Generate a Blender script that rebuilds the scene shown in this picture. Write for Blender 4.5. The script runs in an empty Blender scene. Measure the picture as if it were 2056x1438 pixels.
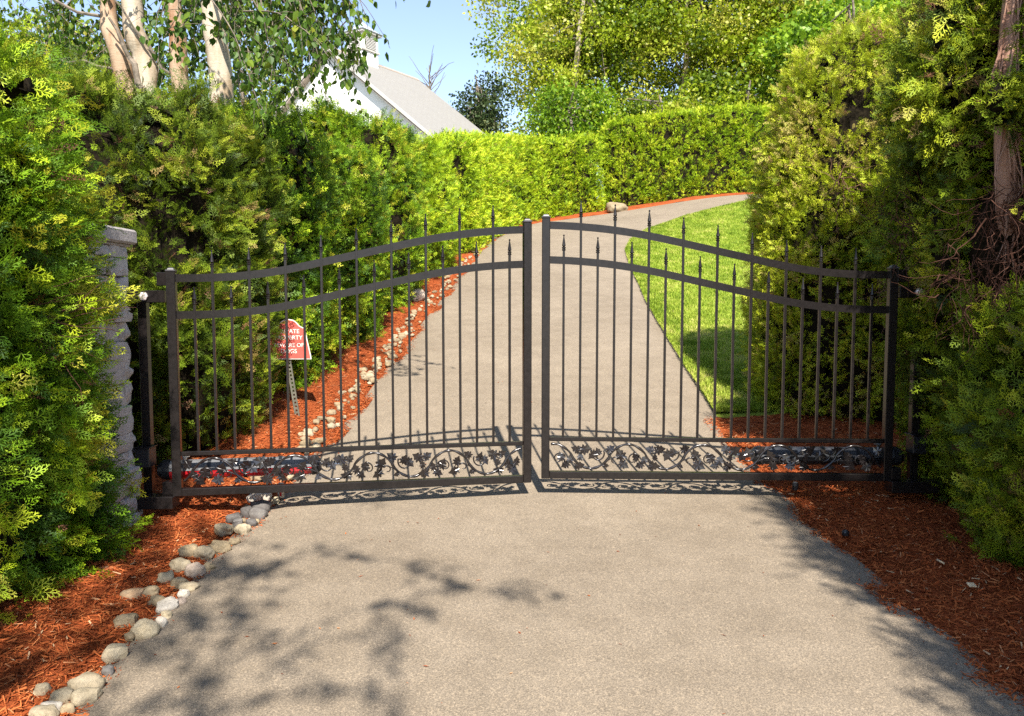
import bpy, math
import numpy as np
from mathutils import Vector, Matrix

# ------------------------------------------------------------------ camera, sky, sun, exposure
SC = bpy.context.scene
COL = SC.collection
cam = bpy.data.cameras.new("camera")
cam.sensor_width = 36.0
cam.lens = 28.02
cam.clip_start = 0.05
cam.clip_end = 3000
camo = bpy.data.objects.new("camera", cam)
COL.objects.link(camo)
CAM = np.array([0.0, 0.0, 1.62])
camo.location = CAM
camo.rotation_euler = (math.radians(90) - math.atan(119 / 1600), 0, 0)
SC.camera = camo

SUN_EL = 46.0
SUN_AZ = 9.0            # degrees to the right of straight behind the camera
world = bpy.data.worlds.new("World")
SC.world = world
world.use_nodes = True
wn = world.node_tree
sky = wn.nodes.new("ShaderNodeTexSky")
sky.sky_type = 'NISHITA'
sky.sun_disc = False
sky.sun_elevation = math.radians(SUN_EL)
sky.sun_rotation = math.radians(180 - SUN_AZ)
sky.ozone_density = 1.6
sky.altitude = 1500
sky.dust_density = .8
hs = wn.nodes.new("ShaderNodeHueSaturation")
hs.inputs["Saturation"].default_value = 0.85
wn.links.new(sky.outputs[0], hs.inputs["Color"])
wn.links.new(hs.outputs[0], wn.nodes["Background"].inputs[0])
wn.nodes["Background"].inputs[1].default_value = 0.118
sl = bpy.data.lights.new("sun", 'SUN')
sl.energy = 4.7
sl.angle = math.radians(0.65)
sl.color = (1.0, 0.95, 0.86)
so = bpy.data.objects.new("sun", sl)
COL.objects.link(so)
ce, az = math.cos(math.radians(SUN_EL)), math.radians(SUN_AZ)
ldir = Vector((-math.sin(az) * ce, math.cos(az) * ce, -math.sin(math.radians(SUN_EL))))
so.rotation_euler = ldir.to_track_quat('-Z', 'Y').to_euler()
so.location = (2, -6, 12)
SC.view_settings.view_transform = 'Standard'
SC.view_settings.look = 'None'
SC.view_settings.gamma = 1.0
SC.view_settings.exposure = 1.32
SC.cycles.use_denoising = False
SC.cycles.max_bounces = 6
SC.cycles.transparent_max_bounces = 4

# ------------------------------------------------------------------ small tools
def ss(a, b, x):
    t = np.clip((x - a) / (b - a), 0, 1)
    return t * t * (3 - 2 * t)

PY = np.array([-12, -6, 0, 2.75, 5, 8, 13, 21, 27, 35, 45, 70, 120, 400.])
PZ = np.array([-.9, -.42, 0, .17, .272, .77, 1.66, 3.19, 4.33, 5.5, 6.4, 7.5, 8.5, 9.])
_ys = np.arange(-12, 400, .1)
_zs = np.interp(_ys, PY, PZ)
_k = np.exp(-.5 * (np.arange(-15, 16) / 6.) ** 2); _k /= _k.sum()
_zs[15:-15] = np.convolve(_zs, _k, 'valid')

def gz(x, y):
    """height of the ground"""
    return np.interp(y, _ys, _zs) + 0.75 * ss(15, 27, y) * ss(1., 8.5, x)

def hash3(i, j, k, seed):
    h = (i.astype(np.int64) * 374761393 + j.astype(np.int64) * 668265263 + k.astype(np.int64) * 2147483647 + seed * 974711) & 0xffffffff
    h = ((h ^ (h >> 13)) * 1274126177) & 0xffffffff
    h = ((h ^ (h >> 16)) * 2246822519) & 0xffffffff
    return ((h ^ (h >> 15)) & 0xffff) / 65535.0

def vn(p, f=1.0, seed=0):
    """value noise 0..1 at points p (...,3); f is a frequency or a triple"""
    q = np.asarray(p, float) * np.asarray(f)
    i = np.floor(q).astype(np.int64)
    t = q - i
    t = t * t * (3 - 2 * t)
    out = 0
    for a in (0, 1):
        for b in (0, 1):
            for c in (0, 1):
                w = (t[..., 0] if a else 1 - t[..., 0]) * (t[..., 1] if b else 1 - t[..., 1]) * (t[..., 2] if c else 1 - t[..., 2])
                out = out + w * hash3(i[..., 0] + a, i[..., 1] + b, i[..., 2] + c, seed)
    return out

def unit(v):
    return v / np.maximum(np.linalg.norm(v, axis=-1, keepdims=True), 1e-9)

def link(name, data, parent=None):
    o = bpy.data.objects.new(name, data)
    COL.objects.link(o)
    if parent is not None:
        o.parent = parent
    return o

def tag(o, label=None, cat=None, group=None, kind=None):
    if label: o["label"] = label
    if cat: o["category"] = cat
    if group: o["group"] = group
    if kind: o["kind"] = kind
    return o

def thing(name, label, cat, loc=(0, 0, 0), rz=0.0, group=None):
    o = link(name, None)
    o.location = [float(v) for v in loc]
    o.rotation_euler = (0, 0, rz)
    return tag(o, label, cat, group)

def mesh_np(name, V, Q, m, parent=None, attrs=None, smooth=False, origin=None):
    """V (n,3), Q (m,4) or (m,3) -> mesh object"""
    V = np.asarray(V, np.float32).reshape(-1, 3)
    if origin is not None:
        V = V - np.asarray(origin, np.float32)
    Q = np.asarray(Q, np.int32)
    k = Q.shape[1]
    me = bpy.data.meshes.new(name)
    me.vertices.add(len(V)); me.vertices.foreach_set("co", V.ravel())
    me.loops.add(Q.size); me.loops.foreach_set("vertex_index", Q.ravel())
    me.polygons.add(len(Q))
    me.polygons.foreach_set("loop_start", np.arange(0, Q.size, k, dtype=np.int32))
    me.polygons.foreach_set("loop_total", np.full(len(Q), k, np.int32))
    if smooth:
        me.polygons.foreach_set("use_smooth", np.ones(len(Q), bool))
    for an, av in (attrs or {}).items():
        a = me.attributes.new(an, 'FLOAT', 'POINT')
        a.data.foreach_set("value", np.asarray(av, np.float32).ravel())
    me.update(calc_edges=True)
    me.materials.append(m)
    o = link(name, me, parent)
    if origin is not None:
        o.location = [float(v) for v in origin]
    return o

class MB:
    """collects shapes, then builds ONE mesh object"""
    def __init__(s):
        s.v = []; s.f = []; s.n = 0
    def add(s, V, faces):
        V = np.asarray(V, float).reshape(-1, 3)
        s.v.append(V)
        s.f += [tuple(int(i) + s.n for i in f) for f in faces]
        s.n += len(V)
    def box(s, c, d, R=None, bev=0.0):
        hx, hy, hz = d[0] / 2, d[1] / 2, d[2] / 2
        b = min(bev, hx * .9, hy * .9, hz * .9)
        if b <= 0:
            V = np.array([[x, y, z] for x in (-hx, hx) for y in (-hy, hy) for z in (-hz, hz)])
            F = [(0, 1, 3, 2), (4, 6, 7, 5), (0, 4, 5, 1), (2, 3, 7, 6), (0, 2, 6, 4), (1, 5, 7, 3)]
        else:
            rings = []
            for z, i in ((-hz, b), (-hz + b, 0), (hz - b, 0), (hz, b)):
                x, y = hx - i, hy - i
                e = b if i == 0 else b * .5
                rings.append([(x - e, -y, z), (x, -y + e, z), (x, y - e, z), (x - e, y, z), (-x + e, y, z), (-x, y - e, z), (-x, -y + e, z), (-x + e, -y, z)])
            V = np.array(rings).reshape(-1, 3)
            F = [tuple(range(7, -1, -1)), tuple(range(24, 32))]
            for r in range(3):
                for k in range(8):
                    F.append((r * 8 + k, r * 8 + (k + 1) % 8, r * 8 + 8 + (k + 1) % 8, r * 8 + 8 + k))
        if R is not None:
            V = V @ np.asarray(R).T
        s.add(V + np.asarray(c, float), F)
    def tube(s, pts, rad, sides=6, cap=True):
        pts = np.asarray(pts, float); n = len(pts)
        rad = np.broadcast_to(np.asarray(rad, float), (n,))
        tg = unit(np.gradient(pts, axis=0))
        ref = np.array([0, 0, 1.]) if abs(tg[0, 2]) < .9 else np.array([1., 0, 0])
        a = np.linspace(0, 2 * np.pi, sides, endpoint=False)
        V = []
        u = unit(np.cross(tg[0], ref))
        for i in range(n):
            u = unit(u - tg[i] * (u @ tg[i]))
            w = np.cross(tg[i], u)
            V.append(pts[i] + rad[i] * (np.cos(a)[:, None] * u + np.sin(a)[:, None] * w))
        F = [(i * sides + k, i * sides + (k + 1) % sides, (i + 1) * sides + (k + 1) % sides, (i + 1) * sides + k) for i in range(n - 1) for k in range(sides)]
        if cap:
            F += [tuple(range(sides - 1, -1, -1)), tuple(range((n - 1) * sides, n * sides))]
        s.add(np.concatenate(V), F)
    def lathe(s, c, prof, sides=12, R=None):
        a = np.linspace(0, 2 * np.pi, sides, endpoint=False)
        V = np.array([[r * np.cos(t), r * np.sin(t), z] for r, z in prof for t in a])
        n = len(prof)
        F = [(i * sides + k, i * sides + (k + 1) % sides, (i + 1) * sides + (k + 1) % sides, (i + 1) * sides + k) for i in range(n - 1) for k in range(sides)]
        F += [tuple(range(sides - 1, -1, -1)), tuple(range((n - 1) * sides, n * sides))]
        if R is not None:
            V = V @ np.asarray(R).T
        s.add(V + np.asarray(c, float), F)
    def prism(s, outline, y0, y1):
        """outline (x,z) counter-clockwise seen from -y, extruded in y"""
        n = len(outline)
        V = [(x, y0, z) for x, z in outline] + [(x, y1, z) for x, z in outline]
        F = [tuple(range(n)), tuple(range(2 * n - 1, n - 1, -1))] + [(k, k + n, (k + 1) % n + n, (k + 1) % n) for k in range(n)]
        s.add(V, F)
    def build(s, name, m, parent=None, smooth=False):
        me = bpy.data.meshes.new(name)
        me.from_pydata(np.concatenate(s.v).tolist(), [], s.f)
        me.materials.append(m)
        if smooth:
            me.polygons.foreach_set("use_smooth", np.ones(len(me.polygons), bool))
        me.update()
        return link(name, me, parent)

# ------------------------------------------------------------------ materials
def new_mat(name):
    m = bpy.data.materials.new(name)
    m.use_nodes = True
    nt = m.node_tree
    return m, nt, nt.nodes["Principled BSDF"], nt.nodes["Material Output"]

def nd(nt, t, **kw):
    n = nt.nodes.new(t)
    for k, v in kw.items():
        setattr(n, k, v)
    return n

def ramp(nt, stops, src=None):
    r = nd(nt, "ShaderNodeValToRGB")
    e = r.color_ramp.elements
    while len(e) < len(stops):
        e.new(0.5)
    for x, (p, c) in zip(e, stops):
        x.position = p; x.color = (*c, 1)
    if src is not None:
        nt.links.new(src, r.inputs[0])
    return r

def noise(nt, scale, detail=4, rough=.55, vec=None, dist=0.0):
    n = nd(nt, "ShaderNodeTexNoise")
    n.inputs["Scale"].default_value = scale
    n.inputs["Detail"].default_value = detail
    n.inputs["Roughness"].default_value = rough
    n.inputs["Distortion"].default_value = dist
    if vec is not None:
        nt.links.new(vec, n.inputs["Vector"])
    return n

def mixc(nt, fac, a, b, mode='MIX'):
    n = nd(nt, "ShaderNodeMix", data_type='RGBA', blend_type=mode)
    for s, v in ((0, fac), (6, a), (7, b)):
        if hasattr(v, "default_value") or hasattr(v, "is_linked"):
            nt.links.new(v, n.inputs[s])
        else:
            n.inputs[s].default_value = v if s == 0 else (*v, 1)
    return n.outputs[2]

def bump(nt, h, strength, dist, bsdf):
    b = nd(nt, "ShaderNodeBump")
    b.inputs["Strength"].default_value = strength
    b.inputs["Distance"].default_value = dist
    nt.links.new(h, b.inputs["Height"])
    nt.links.new(b.outputs[0], bsdf.inputs["Normal"])

def geo(nt):
    return nd(nt, "ShaderNodeNewGeometry").outputs["Position"]

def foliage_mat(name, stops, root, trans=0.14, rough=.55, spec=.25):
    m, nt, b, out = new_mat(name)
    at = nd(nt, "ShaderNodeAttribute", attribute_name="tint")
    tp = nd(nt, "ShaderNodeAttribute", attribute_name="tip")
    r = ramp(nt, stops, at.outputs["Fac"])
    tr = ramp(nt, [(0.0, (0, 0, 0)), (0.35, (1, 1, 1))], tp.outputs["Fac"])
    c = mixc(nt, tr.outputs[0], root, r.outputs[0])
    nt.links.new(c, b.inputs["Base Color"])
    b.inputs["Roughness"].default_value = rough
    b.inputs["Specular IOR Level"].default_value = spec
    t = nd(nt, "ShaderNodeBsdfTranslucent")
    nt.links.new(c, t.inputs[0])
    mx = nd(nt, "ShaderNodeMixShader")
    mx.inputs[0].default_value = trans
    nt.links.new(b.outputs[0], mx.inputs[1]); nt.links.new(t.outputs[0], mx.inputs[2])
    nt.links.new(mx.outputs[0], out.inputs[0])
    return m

def plain(name, c, rough=.6, metal=0.0, spec=.5, var=.25, scale=20, bmp=0.0, coat=0.0):
    m, nt, b, out = new_mat(name)
    p = geo(nt)
    n = noise(nt, scale, 5, .6, p)
    lo = tuple(v * (1 - var) for v in c); hi = tuple(min(1, v * (1 + var)) for v in c)
    r = ramp(nt, [(.3, lo), (.7, hi)], n.outputs[0])
    nt.links.new(r.outputs[0], b.inputs["Base Color"])
    b.inputs["Roughness"].default_value = rough
    b.inputs["Metallic"].default_value = metal
    b.inputs["Specular IOR Level"].default_value = spec
    b.inputs["Coat Weight"].default_value = coat
    if bmp:
        bump(nt, n.outputs[0], bmp, .01, b)
    return m

M = {}
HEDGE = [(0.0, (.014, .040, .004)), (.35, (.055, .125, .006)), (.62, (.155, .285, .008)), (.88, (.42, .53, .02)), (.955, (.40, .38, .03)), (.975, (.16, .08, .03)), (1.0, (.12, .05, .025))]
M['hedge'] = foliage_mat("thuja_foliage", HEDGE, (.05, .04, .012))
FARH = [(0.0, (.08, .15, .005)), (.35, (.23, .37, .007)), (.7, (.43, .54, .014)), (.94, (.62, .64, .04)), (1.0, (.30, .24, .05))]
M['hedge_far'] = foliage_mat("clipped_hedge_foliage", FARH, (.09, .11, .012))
SHAGGY = [(0.0, (.020, .040, .004)), (.35, (.085, .135, .006)), (.65, (.24, .315, .011)), (.88, (.54, .56, .04)), (.93, (.20, .16, .05)), (1.0, (.15, .07, .035))]  # tints of the shaggy right-hand thuja
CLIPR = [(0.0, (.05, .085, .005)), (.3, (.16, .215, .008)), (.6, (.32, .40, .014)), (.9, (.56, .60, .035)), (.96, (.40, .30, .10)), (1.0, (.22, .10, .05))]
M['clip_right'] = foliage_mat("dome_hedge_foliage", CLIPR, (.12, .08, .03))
M['shaggy'] = foliage_mat("shaggy_thuja_foliage", SHAGGY, (.07, .045, .018))
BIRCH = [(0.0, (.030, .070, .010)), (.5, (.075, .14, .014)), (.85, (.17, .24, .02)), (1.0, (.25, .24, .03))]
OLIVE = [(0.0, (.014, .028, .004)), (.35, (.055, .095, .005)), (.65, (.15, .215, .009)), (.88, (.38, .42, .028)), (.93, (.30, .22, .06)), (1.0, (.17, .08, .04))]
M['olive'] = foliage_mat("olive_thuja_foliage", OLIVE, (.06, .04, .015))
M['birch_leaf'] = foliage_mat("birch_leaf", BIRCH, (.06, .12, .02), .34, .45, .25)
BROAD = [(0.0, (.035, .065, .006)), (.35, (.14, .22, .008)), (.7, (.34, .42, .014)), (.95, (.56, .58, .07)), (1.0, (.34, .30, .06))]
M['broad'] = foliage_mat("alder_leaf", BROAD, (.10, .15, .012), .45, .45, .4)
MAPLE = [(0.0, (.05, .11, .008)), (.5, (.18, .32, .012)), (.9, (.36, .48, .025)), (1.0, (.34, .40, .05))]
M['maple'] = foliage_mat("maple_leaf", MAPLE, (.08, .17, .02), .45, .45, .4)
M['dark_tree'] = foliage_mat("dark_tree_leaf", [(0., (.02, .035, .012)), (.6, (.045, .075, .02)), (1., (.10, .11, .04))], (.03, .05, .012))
M['core'] = plain("hedge_shade_core", (.011, .008, .004), .9, spec=.1, var=.7, scale=45, bmp=.8)  # near-black colour standing in for the shade deep inside the foliage
M['twig'] = plain("bare_brown_twig", (.16, .085, .05), .8, spec=.2, var=.4, scale=30)
M['deadtwig'] = plain("dead_red_twig", (.075, .034, .022), .85, spec=.15, var=.5, scale=30)
M['bark_dark'] = plain("grey_bark", (.16, .13, .10), .85, spec=.2, var=.5, scale=14, bmp=.6)

def asphalt():
    m, nt, b, out = new_mat("driveway_asphalt")
    p = geo(nt)
    big = noise(nt, .55, 4, .6, p)
    mid = noise(nt, 5, 4, .6, p)
    fine = noise(nt, 165, 3, .75, p)
    vo = nd(nt, "ShaderNodeTexVoronoi"); vo.inputs["Scale"].default_value = 130
    nt.links.new(p, vo.inputs["Vector"])
    base = ramp(nt, [(.3, (.190, .150, .108)), (.7, (.265, .214, .158))], big.outputs[0])
    c = mixc(nt, .35, base.outputs[0], ramp(nt, [(.35, (.18, .143, .104)), (.65, (.28, .227, .17))], mid.outputs[0]).outputs[0])
    sp = ramp(nt, [(.30, (.50, .49, .48)), (.5, (1, 1, 1)), (.66, (1.55, 1.53, 1.49))], fine.outputs[0])
    c = mixc(nt, 1.0, c, sp.outputs[0], 'MULTIPLY')
    bw = nd(nt, "ShaderNodeRGBToBW"); nt.links.new(vo.outputs["Color"], bw.inputs[0])
    st = ramp(nt, [(.55, (.82, .82, .82)), (.8, (1.12, 1.10, 1.06))], bw.outputs[0])
    c = mixc(nt, .8, c, st.outputs[0], 'MULTIPLY')
    nt.links.new(c, b.inputs["Base Color"])
    b.inputs["Roughness"].default_value = .85
    b.inputs["Specular IOR Level"].default_value = .25
    bump(nt, fine.outputs[0], .55, .006, b)
    return m
M['asphalt'] = asphalt()

def mulch():
    m, nt, b, out = new_mat("red_bark_mulch")
    p = geo(nt)
    mp = nd(nt, "ShaderNodeMapping"); mp.inputs["Rotation"].default_value = (0, 0, .6); mp.inputs["Scale"].default_value = (1, 3.2, 1)
    nt.links.new(p, mp.inputs[0])
    n1 = noise(nt, 28, 5, .7, mp.outputs[0], .8)
    n2 = noise(nt, 3, 3, .5, p)
    r = ramp(nt, [(.28, (.13, .027, .009)), (.5, (.33, .072, .019)), (.72, (.48, .135, .038))], n1.outputs[0])
    r2 = ramp(nt, [(.3, (.75, .72, .7)), (.7, (1.1, 1.1, 1.1))], n2.outputs[0])
    c = mixc(nt, 1.0, r.outputs[0], r2.outputs[0], 'MULTIPLY')
    nt.links.new(c, b.inputs["Base Color"])
    b.inputs["Roughness"].default_value = .9
    b.inputs["Specular IOR Level"].default_value = .15
    bump(nt, n1.outputs[0], 1.0, .02, b)
    return m
M['mulch'] = mulch()
M['chip'] = foliage_mat("mulch_shred", [(0, (.12, .030, .012)), (.45, (.34, .076, .021)), (.85, (.50, .16, .05)), (1, (.55, .36, .20))], (.2, .05, .015), .05, .9, .1)

def lawn_mat():
    m, nt, b, out = new_mat("lawn_turf")
    p = geo(nt)
    n1 = noise(nt, 40, 4, .6, p); n2 = noise(nt, 1.1, 3, .55, p)
    c = mixc(nt, .5, ramp(nt, [(.3, (.12, .18, .015)), (.7, (.28, .33, .04))], n1.outputs[0]).outputs[0],
             ramp(nt, [(.35, (.15, .22, .02)), (.7, (.34, .36, .07))], n2.outputs[0]).outputs[0])
    nt.links.new(c, b.inputs["Base Color"])
    b.inputs["Roughness"].default_value = .85; b.inputs["Specular IOR Level"].default_value = .15
    bump(nt, n1.outputs[0], .6, .02, b)
    return m
M['lawn'] = lawn_mat()
M['grass'] = foliage_mat("grass_blade", [(0, (.12, .20, .012)), (.5, (.27, .36, .03)), (.9, (.44, .48, .08)), (1, (.52, .46, .15))], (.18, .22, .03), .3, .6, .2)
M['soil'] = plain("ground_soil", (.10, .095, .045), .95, spec=.1, var=.5, scale=3)
M['iron'] = plain("dark_bronze_metal", (.011, .0086, .0082), .30, 0.0, .36, .3, 40, .05, 0)
M['iron_gloss'] = plain("glossy_cast_metal", (.022, .018, .018), .24, 0.35, .7, .3, 60, .05, .3)
M['cap_metal'] = plain("post_cap_metal", (.05, .046, .050), .4, 0, .5)
M['bolt'] = plain("galvanised_bolt", (.72, .62, .60), .4, .3, .5, .1)
M['red_plastic'] = plain("red_plastic", (.42, .012, .018), .3, 0, .5, .15, 8, 0, .3)
M['grey_metal'] = plain("opener_light_grey", (.12, .12, .125), .42, 0, .5, .12, 10)
M['black_plastic'] = plain("black_plastic", (.015, .015, .018), .4, 0, .5)
M['navy_plastic'] = plain("dark_opener_shell", (.04, .042, .05), .45, 0, .5, .2)
M['chrome'] = plain("chrome_knob", (.65, .64, .63), .25, .8, .5, .1)
M['galv'] = plain("galvanised_post", (.13, .125, .095), .55, .2, .5, .35, 25)
M['sign_red'] = plain("sign_red_face", (.47, .085, .065), .5, 0, .4, .10, 8)
M['sign_white'] = plain("sign_white_paint", (.72, .66, .60), .5, 0, .4, .05)
M['white'] = plain("white_house_paint", (.82, .80, .77), .6, 0, .4, .04, 2)
M['soffit'] = plain("tan_soffit_board", (.36, .29, .24), .7, 0, .3, .05, 3)  # tan board colour, used on soffits and ridge cap
M['trim'] = plain("barn_trim_paint", (.45, .42, .38), .6, 0, .4, .05, 3)
M['louver'] = plain("louver_slat_paint", (.56, .53, .49), .6, 0, .3, .06, 3)
M['slot'] = plain("louver_gap_shade", (.10, .09, .08), .8)  # dark panel colour standing in for shade between the slats
M['cupola_roof'] = plain("pale_metal_roof", (.62, .66, .72), .35, .4, .5, .06, 2)

def shingle():
    m, nt, b, out = new_mat("roof_shingle")
    tc = nd(nt, "ShaderNodeTexCoord")
    br = nd(nt, "ShaderNodeTexBrick")
    br.inputs["Scale"].default_value = 1.0
    br.inputs["Brick Width"].default_value = .30; br.inputs["Row Height"].default_value = .14
    br.inputs["Mortar Size"].default_value = .008
    br.inputs["Color1"].default_value = (.225, .214, .198, 1); br.inputs["Color2"].default_value = (.252, .240, .222, 1)
    br.inputs["Mortar"].default_value = (.17, .15, .13, 1)
    nt.links.new(tc.outputs["UV"], br.inputs["Vector"])
    n = noise(nt, 60, 3, .6, geo(nt))
    c = mixc(nt, .5, br.outputs[0], ramp(nt, [(.3, (.21, .20, .186)), (.7, (.275, .262, .243))], n.outputs[0]).outputs[0])
    nt.links.new(c, b.inputs["Base Color"])
    b.inputs["Roughness"].default_value = .9; b.inputs["Specular IOR Level"].default_value = .2
    return m
M['shingle'] = shingle()

def stone(name, c1, c2, c3, scale=14):
    m, nt, b, out = new_mat(name)
    oi = nd(nt, "ShaderNodeObjectInfo")
    p = geo(nt)
    n = noise(nt, scale, 6, .65, p); n2 = noise(nt, scale * 7, 3, .6, p)
    c = ramp(nt, [(.25, c1), (.5, c2), (.75, c3)], n.outputs[0]).outputs[0]
    c = mixc(nt, .45, c, ramp(nt, [(.3, tuple(v * .5 for v in c2)), (.6, tuple(min(1, v * 1.2) for v in c2))], n2.outputs[0]).outputs[0])
    c = mixc(nt, 1.0, c, ramp(nt, [(0, (.82, .80, .78)), (1, (1.12, 1.1, 1.06))], oi.outputs["Random"]).outputs[0], 'MULTIPLY')
    nt.links.new(c, b.inputs["Base Color"])
    b.inputs["Roughness"].default_value = .8; b.inputs["Specular IOR Level"].default_value = .3
    bump(nt, n2.outputs[0], .5, .006, b)
    return m
M['rock_pale'] = stone("pale_river_rock", (.22, .17, .10), (.36, .30, .205), (.47, .405, .30))
M['rock_tan'] = stone("tan_river_rock", (.16, .11, .06), (.27, .21, .13), (.37, .30, .20))
M['rock_pink'] = stone("pinkish_river_rock", (.24, .18, .14), (.38, .30, .24), (.46, .38, .31))
M['rock_dark'] = stone("dark_river_rock", (.06, .055, .05), (.11, .10, .095), (.19, .18, .165))
M['rock_white'] = stone("white_river_rock", (.36, .32, .26), (.50, .45, .38), (.60, .56, .50))
M['rock_stain'] = stone("stained_river_rock", (.16, .07, .035), (.30, .20, .12), (.46, .40, .28), 9)
M['pillar'] = stone("grey_fieldstone", (.20, .18, .18), (.36, .325, .32), (.50, .46, .45), 9)
M['mortar'] = plain("dark_mortar_gap", (.045, .04, .038), .95)

def birch_bark(name, pale, mid, dark):
    m, nt, b, out = new_mat(name)
    p = geo(nt)
    mp = nd(nt, "ShaderNodeMapping"); mp.inputs["Scale"].default_value = (1, 1, .35)
    nt.links.new(p, mp.inputs[0])
    mp2 = nd(nt, "ShaderNodeMapping"); mp2.inputs["Scale"].default_value = (1, 1, 5)
    nt.links.new(p, mp2.inputs[0])
    n1 = noise(nt, 7, 5, .6, mp.outputs[0]); n2 = noise(nt, 9, 4, .7, mp2.outputs[0]); n3 = noise(nt, 4.5, 5, .65, p)
    c = ramp(nt, [(.35, mid), (.55, pale)], n1.outputs[0]).outputs[0]
    c = mixc(nt, ramp(nt, [(.66, (0, 0, 0)), (.76, (.8, .8, .8))], n2.outputs[0]).outputs[0], c, dark)
    c = mixc(nt, ramp(nt, [(.62, (0, 0, 0)), (.78, (.8, .8, .8))], n3.outputs[0]).outputs[0], c, tuple(v * .7 for v in mid))
    nt.links.new(c, b.inputs["Base Color"])
    b.inputs["Roughness"].default_value = .75; b.inputs["Specular IOR Level"].default_value = .25
    bump(nt, n2.outputs[0], .5, .01, b)
    return m
M['birch_white'] = birch_bark("white_birch_bark", (.44, .37, .28), (.30, .22, .14), (.07, .05, .04))
M['birch_brown'] = birch_bark("brown_birch_bark", (.38, .27, .18), (.24, .12, .06), (.06, .04, .03))
M['cedar_bark'] = birch_bark("shredded_cedar_bark", (.34, .20, .14), (.19, .085, .055), (.08, .04, .03))

# ------------------------------------------------------------------ ground, driveway, beds, lawn
def grid_mesh(name, X, Y, Z, m, label=None, kind="structure", attrs=None):
    nu, nv = X.shape
    V = np.stack([X, Y, Z], -1).reshape(-1, 3)
    i = np.arange(nu * nv).reshape(nu, nv)
    Q = np.stack([i[:-1, :-1], i[1:, :-1], i[1:, 1:], i[:-1, 1:]], -1).reshape(-1, 4)
    o = mesh_np(name, V, Q, m, None, attrs, True)
    return tag(o, label, None, None, kind)

gx = np.concatenate([np.linspace(-600, -30, 20), np.linspace(-28, 28, 80), np.linspace(30, 600, 20)])
gy = np.concatenate([np.linspace(-11.9, 40, 140), np.linspace(41, 399, 50)])
GX, GY = np.meshgrid(gx, gy, indexing='ij')
grid_mesh("ground", GX, GY, gz(GX, GY) - .03, M['soil'], "bare brown soil hidden under hedges and beds")

LE = np.array([(-1.50, -8), (-1.52, 1), (-1.585, 2.69), (-1.615, 3.03), (-1.63, 3.4), (-1.635, 3.86), (-1.615, 4.33), (-1.55, 4.72), (-1.515, 5.11), (-1.48, 6.1), (-1.43, 6.6), (-1.40, 7.46), (-1.285, 8.99), (-1.209, 10.88), (-1.10, 12.77), (-.93, 15.57), (-.57, 19.85), (.03, 23.2), (.85, 25.3), (2.15, 26.4), (3.62, 26.75), (5.3, 27.0), (7.9, 27.4), (14, 28.8)])
RE = np.array([(1.93, -8), (1.9, 1), (1.862, 2.8), (1.835, 3.26), (1.83, 4.02), (1.82, 4.6), (1.80, 5.34), (1.775, 6.2), (1.78, 6.86), (1.82, 7.46), (1.85, 8.36), (1.92, 9.71), (2.07, 12.35), (2.19, 13.7), (2.34, 15.9), (2.585, 18.35), (2.94, 19.98), (3.66, 21.75), (5.1, 23.5), (7.35, 25.1), (14, 27.0)])

def resample(poly, n, near=False):
    d = np.r_[0, np.cumsum(np.linalg.norm(np.diff(poly, axis=0), axis=1))]
    t = np.linspace(0, 1, n)
    if near:
        t = t ** 1.25
    t = t * d[-1]
    P = np.stack([np.interp(t, d, poly[:, 0]), np.interp(t, d, poly[:, 1])], -1)
    Q = P.copy()
    for _ in range(3):
        Q[1:-1] = (Q[:-2] + 2 * Q[1:-1] + Q[2:]) / 4
    return Q

Ld, Rd = resample(LE, 320), resample(RE, 320)
rng = np.random.default_rng(5)
def wob(P, a, f, seed):
    q = np.c_[P, np.zeros(len(P))]
    return P + np.c_[(vn(q, f, seed) - .5) * a, np.zeros(len(P))]
Lw, Rw = wob(Ld, .03, 2.2, 3) + [-.02, 0], wob(Rd, .03, 2.2, 4) + [.02, 0]
w = np.linspace(0, 1, 24)[None, :]
DX = Lw[:, :1] * (1 - w) + Rw[:, :1] * w
DY = Lw[:, 1:] * (1 - w) + Rw[:, 1:] * w
DZ = gz(DX, DY) + .035 - .03 * (np.abs(w - .5) * 2) ** 24
grid_mesh("driveway", DX, DY, DZ, M['asphalt'], "sunlit beige aggregate driveway climbing uphill and bending right")

def offset_strip(P, dist, n, side):
    """strip from polyline P out to dist on one side (+1 = left of travel)"""
    t = unit(np.gradient(P, axis=0))
    nrm = np.c_[-t[:, 1], t[:, 0]] * side
    k = np.linspace(-.06, 1, n)[None, :, None] * np.asarray(dist).reshape(-1, 1, 1)
    return P[:, None, :] + nrm[:, None, :] * k

LS = resample(LE, 420)
S = offset_strip(LS, np.interp(LS[:, 1], [0, 18, 24, 40], [2.0, 1.8, 1.2, 1.2]), 30, 1)
q = np.stack([S[..., 0], S[..., 1], 0 * S[..., 0]], -1)
Zm = gz(S[..., 0], S[..., 1]) + .012 + .05 * ss(.03, .35, np.linspace(0, 1, 30))[None] + .05 * (vn(q, 2.2, 9) - .5) + .025 * (vn(q, 9, 10) - .5)
grid_mesh("mulch_bed", S[..., 0], S[..., 1], Zm, M['mulch'], "red bark mulch strip along the driveway's left edge below the hedge")
RS = resample(RE[RE[:, 1] < 7.2], 200)
SR = offset_strip(RS, np.full(len(RS), 2.6), 34, -1)
q = np.stack([SR[..., 0], SR[..., 1], 0 * SR[..., 0]], -1)
Zr = gz(SR[..., 0], SR[..., 1]) + .012 + .04 * ss(.03, .3, np.linspace(0, 1, 34))[None] + .05 * (vn(q, 2.2, 19) - .5) + .025 * (vn(q, 9, 20) - .5)
grid_mesh("mulch_bed", SR[..., 0], SR[..., 1], Zr, M['mulch'], "shaded red bark mulch bed right of the driveway")
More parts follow.
